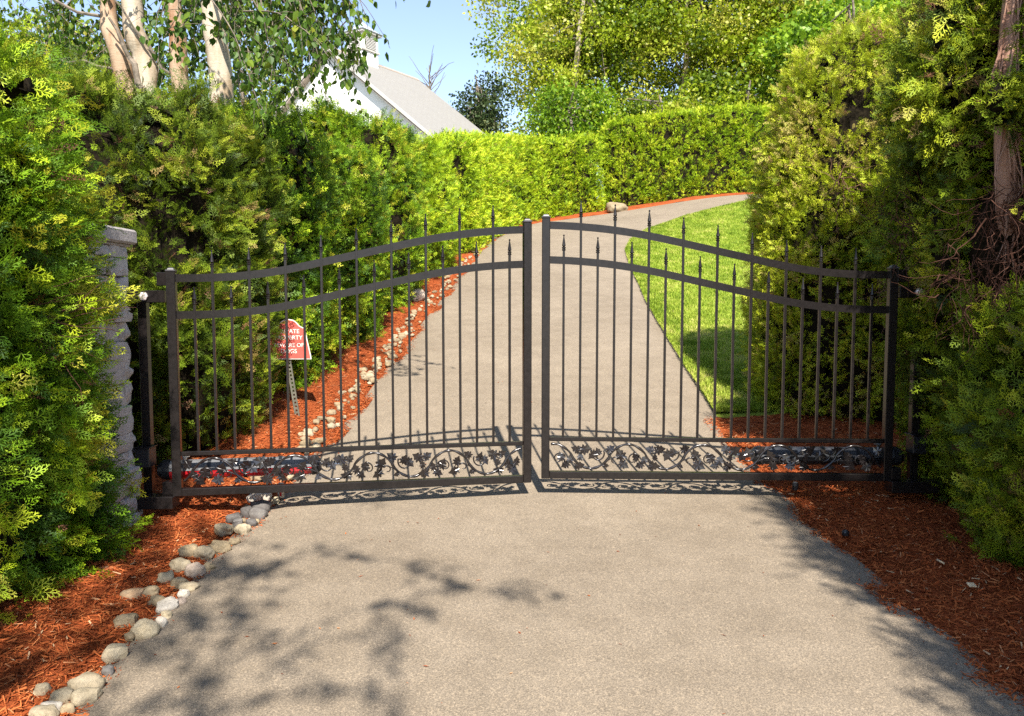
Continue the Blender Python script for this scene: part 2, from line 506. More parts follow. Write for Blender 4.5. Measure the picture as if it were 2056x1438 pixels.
# lawn: from the driveway's right edge to the right
LW = resample(RE[RE[:, 1] > 6.6], 200)
k = np.linspace(0, 1, 40)[None] ** 1.4
LX = LW[:, :1] - .05 + (18 - LW[:, :1]) * k
LY = np.repeat(LW[:, 1:], 40, 1)
grid_mesh("lawn", LX, LY, gz(LX, LY) + .045 * ss(.0, .03, k) * ss(6.6, 7.3, LY) - .02 * (LY < 6.75), M['lawn'], "bright green lawn on the slope right of the driveway")

# grass blades (stuff)
def blades(n, seed):
    r = np.random.default_rng(seed)
    y = 6.95 + 19 * r.random(n * 3) ** 1.5
    e = np.interp(y, RE[:, 1], RE[:, 0])
    x = e + .0 + 6.5 * r.random(len(y)) ** 1.3
    keep = (x < 1.9 + .30 * y)
    x, y = x[keep][:n], y[keep][:n]
    n = len(x)
    h = r.uniform(.022, .048, n) * (1 + .02 * y)
    wd = r.uniform(.002, .0042, n) * (1 + .07 * y)
    a = r.uniform(0, 6.28, n); l = r.uniform(.2, .8, n) * h
    b = np.stack([x, y, gz(x, y) + .035], -1)
    s = np.stack([np.cos(a), np.sin(a), 0 * a], -1) * wd[:, None]
    d = np.stack([-np.sin(a) * l, np.cos(a) * l, h], -1)
    V = np.stack([b - s, b + s, b + d * .6 + s * .7 + [0, 0, .004], b + d], 1)
    q = np.stack([x, y, 0 * x], -1)
    tint = np.clip(.35 + .5 * (vn(q, 1.6, 3) - .5) + .7 * (vn(q, 7, 4) - .5) + r.normal(0, .17, n) + .15, 0, 1)
    return V, np.repeat(tint, 4), np.tile([0, 0, .7, 1], n)
V, ti, tp = blades(200000, 1)
o = mesh_np("grass", V, np.arange(len(V) * 4).reshape(-1, 4), M['grass'], None, dict(tint=ti, tip=tp))
tag(o, "short mown grass blades covering the lawn", "grass", None, "stuff")

# shredded mulch pieces (stuff)
def shreds(n, S, Z, seed, ymax, lo):
    r = np.random.default_rng(seed)
    nu, nv = Z.shape
    cand = r.random((n * 8, 2))
    i = np.minimum((cand[:, 0] * (nu - 1)).astype(int), nu - 2); j = np.minimum((cand[:, 1] ** 1.2 * (nv - 1)).astype(int), nv - 2)
    fx, fy = r.random(len(i)), r.random(len(i))
    P = np.stack([S[..., 0], S[..., 1], Z], -1)
    b = P[i, j] * ((1 - fx) * (1 - fy))[:, None] + P[i + 1, j] * (fx * (1 - fy))[:, None] + P[i, j + 1] * ((1 - fx) * fy)[:, None] + P[i + 1, j + 1] * (fx * fy)[:, None]
    keep = (b[:, 1] > 1.8) & (b[:, 1] < ymax) & (r.random(len(b)) < np.clip(4.0 / np.maximum(b[:, 1], 1), .25, 1))
    b = b[keep][:n]; n = len(b)
    L = r.uniform(.006, .024, n) * np.where(r.random(n) < .05, 2.0, 1); W = r.uniform(.0012, .0034, n)
    a = r.uniform(0, 6.28, n); t = r.normal(0, .28, n)
    d = np.stack([np.cos(a) * np.cos(t), np.sin(a) * np.cos(t), np.sin(t)], -1) * L[:, None]
    s = np.stack([-np.sin(a), np.cos(a), r.normal(0, .5, n)], -1) * W[:, None]
    c = b + [0, 0, .004] + np.stack([0 * a, 0 * a, r.random(n) * .010], -1)
    V = np.stack([c - d - s, c + d - s * .6, c + d + s * .6, c - d + s], 1)
    return V, np.repeat(np.clip(r.normal(.5, .22, n), 0, 1) ** 1.0, 4), np.ones(n * 4)
V, ti, tp = shreds(80000, S, Zm, 11, 16, 0)
o = mesh_np("mulch_shreds", V, np.arange(len(V) * 4).reshape(-1, 4), M['chip'], None, dict(tint=ti, tip=tp))
tag(o, "loose red bark shreds scattered over the left mulch bed", "mulch", None, "stuff")
V, ti, tp = shreds(60000, SR, Zr, 12, 7.3, 0)
o = mesh_np("mulch_shreds", V, np.arange(len(V) * 4).reshape(-1, 4), M['chip'], None, dict(tint=ti, tip=tp))
tag(o, "loose red bark shreds scattered over the shaded right mulch bed", "mulch", None, "stuff")

r = np.random.default_rng(31)
n = 260
y = 2.4 + 9 * r.random(n) ** 1.6
x = np.interp(y, LE[:, 1], LE[:, 0]) + (np.interp(y, RE[:, 1], RE[:, 0]) - np.interp(y, LE[:, 1], LE[:, 0])) * np.where(r.random(n) < .6, r.random(n) ** 3, 1 - r.random(n) ** 3)
b = np.stack([x, y, gz(x, y) + .039], -1); a = r.uniform(0, 6.28, n); L = r.uniform(.005, .014, n); W = L * r.uniform(.15, .5, n)
d = np.stack([np.cos(a), np.sin(a), .15 + 0 * a], -1) * L[:, None]; sd = np.stack([-np.sin(a), np.cos(a), 0 * a], -1) * W[:, None]
V = np.stack([b - d, b - sd, b + d, b + sd], 1)
o = mesh_np("fallen_bits", V, np.arange(n * 4).reshape(-1, 4), M['chip'], None, dict(tint=np.repeat(r.random(n), 4), tip=np.ones(n * 4)))
tag(o, "tiny bark and leaf bits strewn along the driveway's edges", "debris", None, "stuff")

# ------------------------------------------------------------------ foliage tools
def kite(p, d, s, L, W, z):
    return [p, p + d * L * .5 + s * W + z, p + d * L, p + d * L * .5 - s * W + z]

def frond(sides, subs, wk, seed):
    """flat feathery spray, root at origin, growing along +x, lying in xy"""
    r = np.random.default_rng(seed)
    K = []; T = []
    X = np.array([1., 0, 0]); Yv = np.array([0, 1., 0]); Zv = np.array([0, 0, 1.])
    def put(p, d, L, W):
        sd = np.cross(Zv, d)
        K.append(kite(p, d, sd, L, W, Zv * r.normal(0, .03)))
        T.append([np.hypot(*p[:2])] + [np.hypot(*(p + d * L * .5)[:2])] + [min(1, np.hypot(*(p + d * L)[:2]) + .1)] + [np.hypot(*(p + d * L * .5)[:2])])
    bend = r.normal(0, .12)
    def at(t):
        return X * t + Yv * bend * t * t - Zv * .14 * t * t
    put(at(0), unit(at(.55)), .6, wk * .8)
    put(at(.5), unit(at(1) - at(.5)), .5, wk)
    for i in range(sides):
        t = .10 + .8 * i / max(1, sides - 1)
        sg = 1 if i % 2 else -1
        an = sg * (math.radians(52) - .35 * t) + r.normal(0, .1)
        L = (.52 - .36 * t) * r.uniform(.8, 1.2)
        d = unit(np.array([math.cos(an), math.sin(an), r.normal(0, .12) - .1]))
        p = at(t)
        put(p, d, L, wk)
        for k in range(subs):
            u = .35 + .35 * k
            a2 = an + (1 if (k + i) % 2 else -1) * .75
            put(p + d * L * u, unit(np.array([math.cos(a2), math.sin(a2), r.normal(0, .15)])), L * (.62 - .2 * k), wk * .85)
    return np.array(K), np.array(T)

PROTO = {'hi': [frond(9, 2, .027, s) for s in range(6)], 'mid': [frond(7, 1, .036, s + 10) for s in range(6)], 'lo': [frond(5, 0, .062, s + 20) for s in range(6)]}

def frames(d, r, flat=None):
    wv = r.normal(0, 1, d.shape)
    if flat is not None:
        wv = wv * (1 - flat) + np.array([0, 0, 1.5]) * flat
    wv = unit(wv - d * np.sum(wv * d, -1, keepdims=True))
    sv = np.cross(wv, d)
    return np.stack([d, sv, wv], -1)

def place(pos, d, size, lod, r, tint, flat=None):
    """fronds at pos growing along d"""
    out, tt, pp = [], [], []
    pr = PROTO[lod]
    R = frames(d, r, flat)
    pick = r.integers(0, len(pr), len(pos))
    for k, (K, T) in enumerate(pr):
        m = pick == k
        if not m.any():
            continue
        G = np.einsum('nij,qvj->nqvi', R[m], K) * size[m][:, None, None, None] + pos[m][:, None, None, :]
        out.append(G.reshape(-1, 3)); tt.append(np.repeat(tint[m], K.shape[0] * 4)); pp.append(np.tile(T.ravel(), m.sum()))
    return np.concatenate(out), np.concatenate(tt), np.concatenate(pp)

def grid_cells(P):
    A, B, C, D = P[:-1, :-1], P[1:, :-1], P[1:, 1:], P[:-1, 1:]
    n = np.cross(C - A, D - B) / 2
    return A, B, C, D, n

def outward(P):
    A, B, C, D, n = grid_cells(P)
    c = P.reshape(-1, 3).mean(0)
    return 1.0 if np.sum(n * ((A + C) / 2 - c)) > 0 else -1.0

def vnormals(P):
    sg = outward(P)
    du = np.gradient(P, axis=0); dv = np.gradient(P, axis=1)
    if np.allclose(P[0], P[-1]):
        du[0] = du[-1] = (P[1] - P[-2]) / 2
    n = unit(np.cross(du, dv))
    A, B, C, D, m = grid_cells(P)
    if np.sum(n[:-1, :-1] * m) * sg < 0:
        n = -n
    return n

def column(c, half, z0, h, rot=0, p=5, ev=.85, nu=90, nv=60, waist=.82, lean=(0, 0), belly=0.0):
    """rounded clipped column: grid around and up"""
    ph = np.linspace(0, np.pi / 2, nv)
    zz = np.sin(ph) ** (2 / p); rr = np.cos(ph) ** (2 / p)
    rr = rr * (waist + (1 - waist) * ss(0, .28, zz)) * (1 + belly * (1 - zz))
    a = np.linspace(0, 2 * np.pi, nu)
    ex = np.sign(np.cos(a)) * np.abs(np.cos(a)) ** ev; ey = np.sign(np.sin(a)) * np.abs(np.sin(a)) ** ev
    x = half[0] * ex[:, None] * rr[None]; y = half[1] * ey[:, None] * rr[None]
    X = c[0] + x * math.cos(rot) - y * math.sin(rot) + lean[0] * zz[None]
    Y = c[1] + x * math.sin(rot) + y * math.cos(rot) + lean[1] * zz[None]
    Z = np.repeat((z0 + h * zz)[None], nu, 0)
    return np.stack([X, Y, Z], -1)

def ellipsoid(c, r, nu=60, nv=40):
    a = np.linspace(0, 2 * np.pi, nu); b = np.linspace(-np.pi / 2 + .05, np.pi / 2 - .05, nv)
    return np.stack([c[0] + r[0] * np.cos(a)[:, None] * np.cos(b)[None], c[1] + r[1] * np.sin(a)[:, None] * np.cos(b)[None], np.repeat((c[2] + r[2] * np.sin(b))[None], nu, 0)], -1)

def wall(path, thick, h, nt=44, step=.16, p=7):
    """clipped hedge swept along a path (x,y)"""
    L = np.linalg.norm(np.diff(path, axis=0), axis=1).sum()
    C = resample(np.array(path, float), int(L / step))
    t = unit(np.gradient(C, axis=0)); nrm = np.c_[-t[:, 1], t[:, 0]]
    a = np.linspace(0, np.pi, nt)
    ex = np.sign(np.cos(a)) * np.abs(np.cos(a)) ** (2 / p); ez = np.abs(np.sin(a)) ** (2 / p)
    s = np.linspace(0, L, len(C))
    e = np.minimum(s, L - s); tp = np.sqrt(np.clip(1 - (1 - np.clip(e / .45, 0, 1)) ** 2, 0, 1)) * .97 + .03
    X = C[:, :1] + nrm[:, :1] * ex[None] * thick / 2 * tp[:, None]
    Y = C[:, 1:] + nrm[:, 1:] * ex[None] * thick / 2 * tp[:, None]
    hh = h if np.isscalar(h) else np.interp(s, *h)[:, None]
    Z = gz(C[:, 0], C[:, 1])[:, None] - .05 + hh * ez[None] * (.9 + .1 * tp[:, None])
    return np.stack([X, Y, Z], -1)

def lump(P, a1, a2, seed, f1=(3.4, 3.4, .75), f2=(7, 7, 4.0)):
    n = vnormals(P)
    d = a1 * (2.6 * np.abs(2 * vn(P, f1, seed) - 1) - 1.0) + a2 * (2.6 * np.abs(2 * vn(P, f2, seed + 1) - 1) - 1.0)
    return P + n * d[..., None]

def spray_cloud(P, dens, size, lod, seed, up=.45, spread=.45, depth=.10, back=.3, gap=.20, bias=0.0, flat=None, tvar=.5, ncl=12, clump=.36, lean=(0, 0, 0)):
    """fronds over the surface grid P"""
    r = np.random.default_rng(seed)
    A, B, C, D, n = grid_cells(P)
    ar = np.linalg.norm(n, axis=-1); nh = unit(n) * outward(P)
    mid = (A + C) / 2
    face = np.sum(nh * unit(CAM - mid), -1)
    fac = np.where(face < -.25, back, 1.0)
    fac = fac * np.where(vn(mid, (3.5, 3.5, 2.5), seed + 5) < .34, gap, 1.0)
    cnt = r.poisson(dens / ncl * ar * fac)
    idx = np.repeat(np.arange(cnt.size), cnt.ravel())
    f = lambda Z: Z.reshape(-1, 3)[idx]
    u, v = r.random((len(idx), 1)), r.random((len(idx), 1))
    pos = f(A) * (1 - u) * (1 - v) + f(B) * u * (1 - v) + f(C) * u * v + f(D) * (1 - u) * v
    nn = f(nh)
    # every plume: one direction, a handful of fronds round it, dark gaps between plumes
    pos = pos - nn * (r.random((len(idx), 1)) ** 1.2) * depth
    dc = unit(nn * .75 + np.array([0, 0, up]) + np.array(lean) + r.normal(0, spread, pos.shape))
    tc = tvar * (vn(pos, 3.2, seed + 7) - .5) + .35 * (vn(pos, 10, seed + 8) - .5) + r.normal(0, .13, len(idx))
    k = r.poisson(ncl, len(idx)); m = np.repeat(np.arange(len(idx)), k)
    loc = r.normal(0, 1, (len(m), 3)) * size * clump
    along = np.sum(loc * dc[m], -1, keepdims=True) * dc[m]
    pos = pos[m] + loc + along * .9
    d = unit(dc[m] + r.normal(0, .36, pos.shape))
    sz = size * r.uniform(.6, 1.3, len(m))
    tint = .45 + bias + tc[m] + r.normal(0, .10, len(m)) + .10 * np.sum(loc * dc[m], -1) / (size * clump)
    idx = m
    dead = r.random(len(idx)) < .018
    tint = np.where(dead, 1.0, np.clip(tint, 0, .95))
    return place(pos, d, sz, lod, r, tint, flat)

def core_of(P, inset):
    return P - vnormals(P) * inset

def add_grid(name, P, m, parent, origin):
    nu, nv = P.shape[:2]
    i = np.arange(nu * nv).reshape(nu, nv)
    Q = np.stack([i[:-1, :-1], i[1:, :-1], i[1:, 1:], i[:-1, 1:]], -1).reshape(-1, 4)
    o = mesh_np(name, P.reshape(-1, 3) - np.asarray(origin), Q, m, parent, None, True)
    return o

def foliage(name, parts, m, parent, origin, label=None):
    V = np.concatenate([a[0] for a in parts]) - np.asarray(origin)
    t = np.concatenate([a[1] for a in parts]); p = np.concatenate([a[2] for a in parts])
    o = mesh_np(name, V, np.arange(len(V)).reshape(-1, 4), m, parent, dict(tint=t, tip=p))
    if label: o["label"] = label
    return o

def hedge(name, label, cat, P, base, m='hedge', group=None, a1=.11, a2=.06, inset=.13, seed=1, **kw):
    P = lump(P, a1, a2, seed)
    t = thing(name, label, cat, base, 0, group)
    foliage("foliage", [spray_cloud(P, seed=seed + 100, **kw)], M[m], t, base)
    add_grid("shade_core", core_of(P, inset), M['core'], t, base)  # dark shell that paints the shade behind the sprays
    return t, P

def tuft(c, d, n, size, lod, seed, rad, tint=.7, spread=.5, flat=None):
    r = np.random.default_rng(seed)
    pos = np.asarray(c) + r.normal(0, 1, (n, 3)) * np.asarray(rad)
    dd = unit(np.asarray(d, float) + r.normal(0, spread, (n, 3)))
    return place(pos, dd, size * r.uniform(.7, 1.3, n), lod, r, np.clip(r.normal(tint, .14, n), 0, .95), flat)

def twigs(mb, c, d, n, L, rad, seed, spread=.5, curl=.35, sides=4):
    r = np.random.default_rng(seed)
    for i in range(n):
        p = np.asarray(c, float) + r.normal(0, 1, 3) * np.asarray(rad)
        v = unit(np.asarray(d, float) + r.normal(0, spread, 3))
        l = L * r.uniform(.4, 1.2); k = 7
        pts = [p]; q = p.copy()
        for s in range(k):
            v = unit(v + r.normal(0, curl, 3))
            q = q + v * l / k
            pts.append(q.copy())
        mb.tube(pts, np.linspace(.0026, .0008, k + 1) * r.uniform(.7, 1.5), sides, False)

# ------------------------------------------------------------------ hedges
def gb(x, y):
    return (x, y, float(gz(x, y)) - .03)
HG = "arborvitae columns of the left hedge"
# near left: the column outside the frame throws the shade on the mulch, the next fills the left edge
def col(c, half, top, **kw):
    z0 = float(gz(c[0], c[1])) - .04
    return column(c, half, z0, top - z0, **kw)
hedge("arborvitae", "green arborvitae hedge column outside the gate, nearest to the viewer on the left", "hedge", col((-2.84, 1.3), (.95, 1.05), 2.75), gb(-2.84, 1.3), group=HG, seed=11, dens=500, size=.13, lod='lo')
t1, P1 = hedge("arborvitae", "tall bright green arborvitae in front of the stone pillar at the left edge", "hedge", col((-3.12, 3.62), (1.04, .85), 2.86, nu=130, nv=90, ev=.6, waist=.97, belly=.04, p=7), gb(-3.16, 3.42), group=HG, seed=21, a1=.09, a2=.07, dens=2900, size=.088, lod='hi', tvar=.8, bias=.10, depth=.13, lean=(.25, 0, -.35), spread=.32)
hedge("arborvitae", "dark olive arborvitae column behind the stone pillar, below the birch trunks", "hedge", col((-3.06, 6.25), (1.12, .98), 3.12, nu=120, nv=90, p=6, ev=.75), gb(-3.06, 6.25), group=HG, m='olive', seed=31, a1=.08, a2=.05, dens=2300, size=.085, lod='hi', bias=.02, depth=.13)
hedge("arborvitae", "arborvitae column standing just behind the red sign", "hedge", col((-2.85, 8.0), (1.05, .98), 3.43, nu=110, nv=80), gb(-2.85, 8.0), group=HG, seed=41, a1=.09, a2=.05, dens=2000, size=.09, lod='mid', bias=-.02)
hedge("arborvitae", "sunlit arborvitae column third behind the stone pillar, with a plume-like face", "hedge", col((-2.62, 9.95), (1.02, 1.15), 3.44, nu=100, nv=80, p=6), gb(-2.62, 9.95), group=HG, seed=51, a1=.09, a2=.05, dens=1700, size=.095, lod='mid', bias=.05)
hedge("arborvitae", "bright arborvitae column with a raised round top in front of the barn roof", "hedge", col((-2.45, 12.2), (1.02, 1.35), 4.24, nu=100, nv=80, p=6), gb(-2.45, 12.2), group=HG, seed=61, a1=.09, a2=.05, dens=1500, size=.10, lod='mid', bias=.08)
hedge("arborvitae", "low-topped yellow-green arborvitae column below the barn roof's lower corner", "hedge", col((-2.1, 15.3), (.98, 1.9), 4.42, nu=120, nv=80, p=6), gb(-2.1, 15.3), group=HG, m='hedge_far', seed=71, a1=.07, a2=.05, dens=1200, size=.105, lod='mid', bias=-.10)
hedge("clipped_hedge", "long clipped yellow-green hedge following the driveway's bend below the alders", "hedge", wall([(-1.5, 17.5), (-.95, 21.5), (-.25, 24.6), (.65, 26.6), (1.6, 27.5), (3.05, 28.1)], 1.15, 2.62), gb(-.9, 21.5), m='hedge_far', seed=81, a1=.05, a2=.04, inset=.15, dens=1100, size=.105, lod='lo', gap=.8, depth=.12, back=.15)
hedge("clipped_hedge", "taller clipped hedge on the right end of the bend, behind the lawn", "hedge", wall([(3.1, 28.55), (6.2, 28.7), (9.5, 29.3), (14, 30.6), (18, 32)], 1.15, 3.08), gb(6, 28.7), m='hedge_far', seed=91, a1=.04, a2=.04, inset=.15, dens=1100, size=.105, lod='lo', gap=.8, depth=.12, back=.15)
# right side
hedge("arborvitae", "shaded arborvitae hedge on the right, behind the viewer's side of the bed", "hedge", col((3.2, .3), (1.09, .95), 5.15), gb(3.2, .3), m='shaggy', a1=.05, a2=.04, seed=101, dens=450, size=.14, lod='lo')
R2b = gb(3.5, 7.2)
t, P = hedge("arborvitae", "big dome-topped clipped arborvitae behind the right gate leaf", "hedge", col((3.46, 7.2), (1.24, .80), 4.02, nu=130, nv=100, p=4.0, waist=.97, ev=.6, rot=-.14), R2b, m='clip_right', seed=111, a1=.035, a2=.035, dens=3300, size=.062, lod='mid', bias=.22, tvar=.7, gap=.45, clump=.34, depth=.07)
mb = MB()
twigs(mb, (2.86, 5.95, 2.34), (-.45, -.1, -.75), 46, .34, (.05, .04, .05), 3, .28, .22)
br = mb.build("dead_branch", M['deadtwig'], t); br.location = -Vector(R2b); br["label"] = "dead rusty-red branch hanging down"
foliage("fresh_shoot", [tuft((2.83, 5.95, 1.98), (-.2, -.5, .1), 70, .14, 'hi', 5, (.09, .07, .05), .45, .6)], M['hedge'], t, R2b, "vivid green tuft under the dead branch")
mb = MB()
twigs(mb, (3.05, 6.38, 1.75), (.0, -.5, -.6), 50, .36, (.08, .04, .12), 8, .45, .3)
b2 = mb.build("bare_twigs", M['twig'], t); b2.location = -Vector(R2b)
mb = MB()
twigs(mb, (2.62, 6.42, 2.5), (.0, -.5, -.4), 34, .32, (.05, .04, .10), 9, .45, .3)
b2 = mb.build("bare_twigs", M['twig'], t); b2.location = -Vector(R2b)

# the ragged near tree on the right edge: trunk, foliage masses, dead hollow
RB = gb(2.9, 4.6)
tr = thing("arborvitae", "ragged tall arborvitae at the right edge with a bare reddish trunk and dead hollow", "tree", RB)
parts, cores = [], []
def mass(P, dens, size, lod, seed, inset=.12, a1=.1, a2=.06, **kw):
    P = lump(P, a1, a2, seed)
    parts.append(spray_cloud(P, dens, size, lod, seed + 3, **kw)); cores.append(core_of(P, inset))
mass(col((3.38, 5.12), (.92, .52), 3.56, nu=110, nv=110, p=9), 2700, .07, 'mid', 121, bias=-.04)
mass(col((3.25, 3.95), (.86, .95), 1.80, nu=110, nv=70, p=3.5), 2700, .088, 'hi', 122, bias=-.02, a2=.09)
mass(ellipsoid((2.56, 4.50, 2.92), (.32, .30, .60)), 2600, .10, 'hi', 123, .16, up=.0, bias=.22, spread=.55)  # upper mass tinted brighter, sunlight painted into its leaf colour
mass(ellipsoid((2.84, 3.95, 2.80), (.32, .34, .58)), 2200, .105, 'hi', 124, .16, up=-.15, bias=-.10, spread=.5)
mass(ellipsoid((2.60, 4.5, 2.20), (.17, .2, .22)), 2600, .085, 'hi', 125, .12, up=-.2, bias=.1)
mass(ellipsoid((2.52, 4.62, 1.85), (.12, .15, .30)), 2200, .085, 'hi', 126, .1, up=-.2, bias=.02)
cores.append(ellipsoid((2.90, 4.40, 2.0), (.38, .30, .45)))  # added near-black blob, paints the shade inside the hollow
mass(ellipsoid((2.44, 4.02, 2.60), (.11, .08, .13)), 2600, .085, 'hi', 127, .06, up=-.2, bias=.18)
mass(ellipsoid((2.62, 3.96, 2.15), (.12, .10, .16)), 2400, .085, 'hi', 128, .06, up=-.3, bias=.05)
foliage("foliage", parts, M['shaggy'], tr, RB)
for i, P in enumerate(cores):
    add_grid("shade_core", P, M['core'], tr, RB)
mb = MB()
tp_ = np.array([(2.95, 4.55, .1), (2.84, 4.45, 1.2), (2.66, 4.28, 1.9), (2.52, 4.14, 2.4), (2.50, 4.12, 2.9), (2.53, 4.12, 3.4), (2.58, 4.16, 4.0)])
mb.tube(tp_, [.12, .09, .065, .052, .046, .045, .042], 12)
tk = mb.build("trunk", M['cedar_bark'], tr, True); tk.location = -Vector(RB)
mb = MB()
rr = np.random.default_rng(9)
for i in range(70):           # shredded bark strips hanging on the trunk
    s = rr.uniform(2.2, 5.6); j = int(s); f = s - j
    c = tp_[j] * (1 - f) + tp_[j + 1] * f
    a = rr.uniform(3.3, 5.9)
    o_ = np.array([math.cos(a), math.sin(a), 0]) * rr.uniform(.045, .058)
    l = rr.uniform(.12, .4)
    mb.tube([c + o_, c + o_ * 1.12 + (rr.normal(0, .015), 0, -l / 2), c + o_ * 1.2 + (rr.normal(0, .03), 0, -l)], [.006, .005, .002], 4, False)
bs = mb.build("bark_strips", M['cedar_bark'], tr); bs.location = -Vector(RB)
for args in (((2.62, 4.05, 2.05), (.1, -.2, -.7), 260, .36, (.13, .10, .13), 21, .55, .28),
             ((2.50, 4.25, 1.72), (-.1, -.3, -.8), 120, .28, (.10, .08, .12), 22, .5, .28),
             ((2.55, 4.3, 3.1), (-.2, -.4, -.6), 50, .22, (.07, .05, .3), 23, .5, .3),
             ((2.42, 4.9, 2.0), (-.4, -.4, -.3), 60, .2, (.05, .07, .14), 24, .5, .3)):
    mb = MB(); twigs(mb, *args)
    dt = mb.build("dead_twigs", M['deadtwig'], tr); dt.location = -Vector(RB)

# torn branch sticking out of the near left column
LB = gb(-3.16, 3.42)
mb = MB()
twigs(mb, (-2.19, 3.5, 1.55), (.55, .25, .12), 26, .42, (.05, .05, .05), 31, .25, .16)
twigs(mb, (-2.17, 3.45, 1.42), (.3, -.1, -.1), 14, .3, (.05, .05, .04), 32, .4, .3)
bt = mb.build("bare_branch", M['deadtwig'], t1); bt.location = -Vector(LB); bt["label"] = "torn branch with bare reddish twigs"
foliage("fresh_shoot", [tuft((-2.05, 3.86, 1.61), (.45, .0, .25), 90, .105, 'hi', 41, (.07, .08, .045), .86, .5), tuft((-2.10, 3.62, 1.42), (.5, -.2, -.1), 60, .10, 'hi', 42, (.09, .08, .06), .84, .5)], M['hedge'], t1, LB, "bright yellow-green shoots reaching towards the pillar")
foliage("fresh_shoot", [tuft((-2.13, 4.30, .60), (.8, -.1, .15), 14, .10, 'hi', 43, (.02, .02, .03), .8, .35)], M['hedge'], t1, LB, "small pale shoot in front of the pillar foot")

# ------------------------------------------------------------------ gate
SZ = np.array([0.0, .232, .442, .652, .86, 1.067, 1.272, 1.485, 1.691, 1.897, 2.15])
UP = np.array([1.320, 1.322, 1.338, 1.370, 1.420, 1.466, 1.513, 1.562, 1.598, 1.622, 1.636])
def rail_top(s):
    return np.interp(s, np.linspace(0, 2.15, 60), np.convolve(np.pad(np.interp(np.linspace(0, 2.15, 60), SZ, UP), 4, 'edge'), np.ones(9) / 9, 'valid'))

def lobed_leaf(mb, L):
    """5-lobed cast leaf: x along the midrib, in the x-z plane, 4 mm thick, slightly cupped"""
    out = [(0, .03), (.12, .07), (.02, .34), (.20, .27), (.25, .23), (.34, .44), (.45, .38), (.49, .24), (.60, .34), (.69, .27), (.73, .17), (1.0, 0)]
    up_ = np.array(out); dn = up_[::-1][1:] * [1, -1]
    ol = np.concatenate([up_, dn]); n = len(ol)
    cup = -.16 * np.abs(ol[:, 1]) + .10 * np.sin(ol[:, 0] * 5)
    V = [(L * .45, -.006 - .010, 0)] + [(x * L, -.004 + c * L, z * L) for (x, z), c in zip(ol, cup)]
    V += [(L * .45, .002, 0)] + [(x * L, .004 + c * L * .5, z * L) for (x, z), c in zip(ol, cup)]
    F = []
    for k in range(n):
        k2 = (k + 1) % n
        F.append((0, k2 + 1, k + 1)); F.append((n + 1, n + 2 + k, n + 2 + k2)); F.append((k + 1, k2 + 1, n + 2 + k2, n + 2 + k))
    mb.add(V, F)

_lf = MB(); lobed_leaf(_lf, 1.0)
leaf_src = _lf.build("leaf", M['iron_gloss']); leaf_me = leaf_src.data; bpy.data.objects.remove(leaf_src)
_f = MB()
_f.lathe((0, 0, 0), [(.0095, 0), (.0125, .002), (.0125, .007), (.0095, .009), (.0095, .014), (.0125, .016), (.0125, .021), (.008, .024)], 10)
_f.lathe((0, 0, .024), [(.006, 0), (.0125, .007), (.0105, .018), (.0040, .060), (.0030, .064), (.0056, .068), (.0056, .073), (.0015, .077)], 8)
fin_src = _f.build("finial", M['iron'], None, False); fin_me = fin_src.data; bpy.data.objects.remove(fin_src)

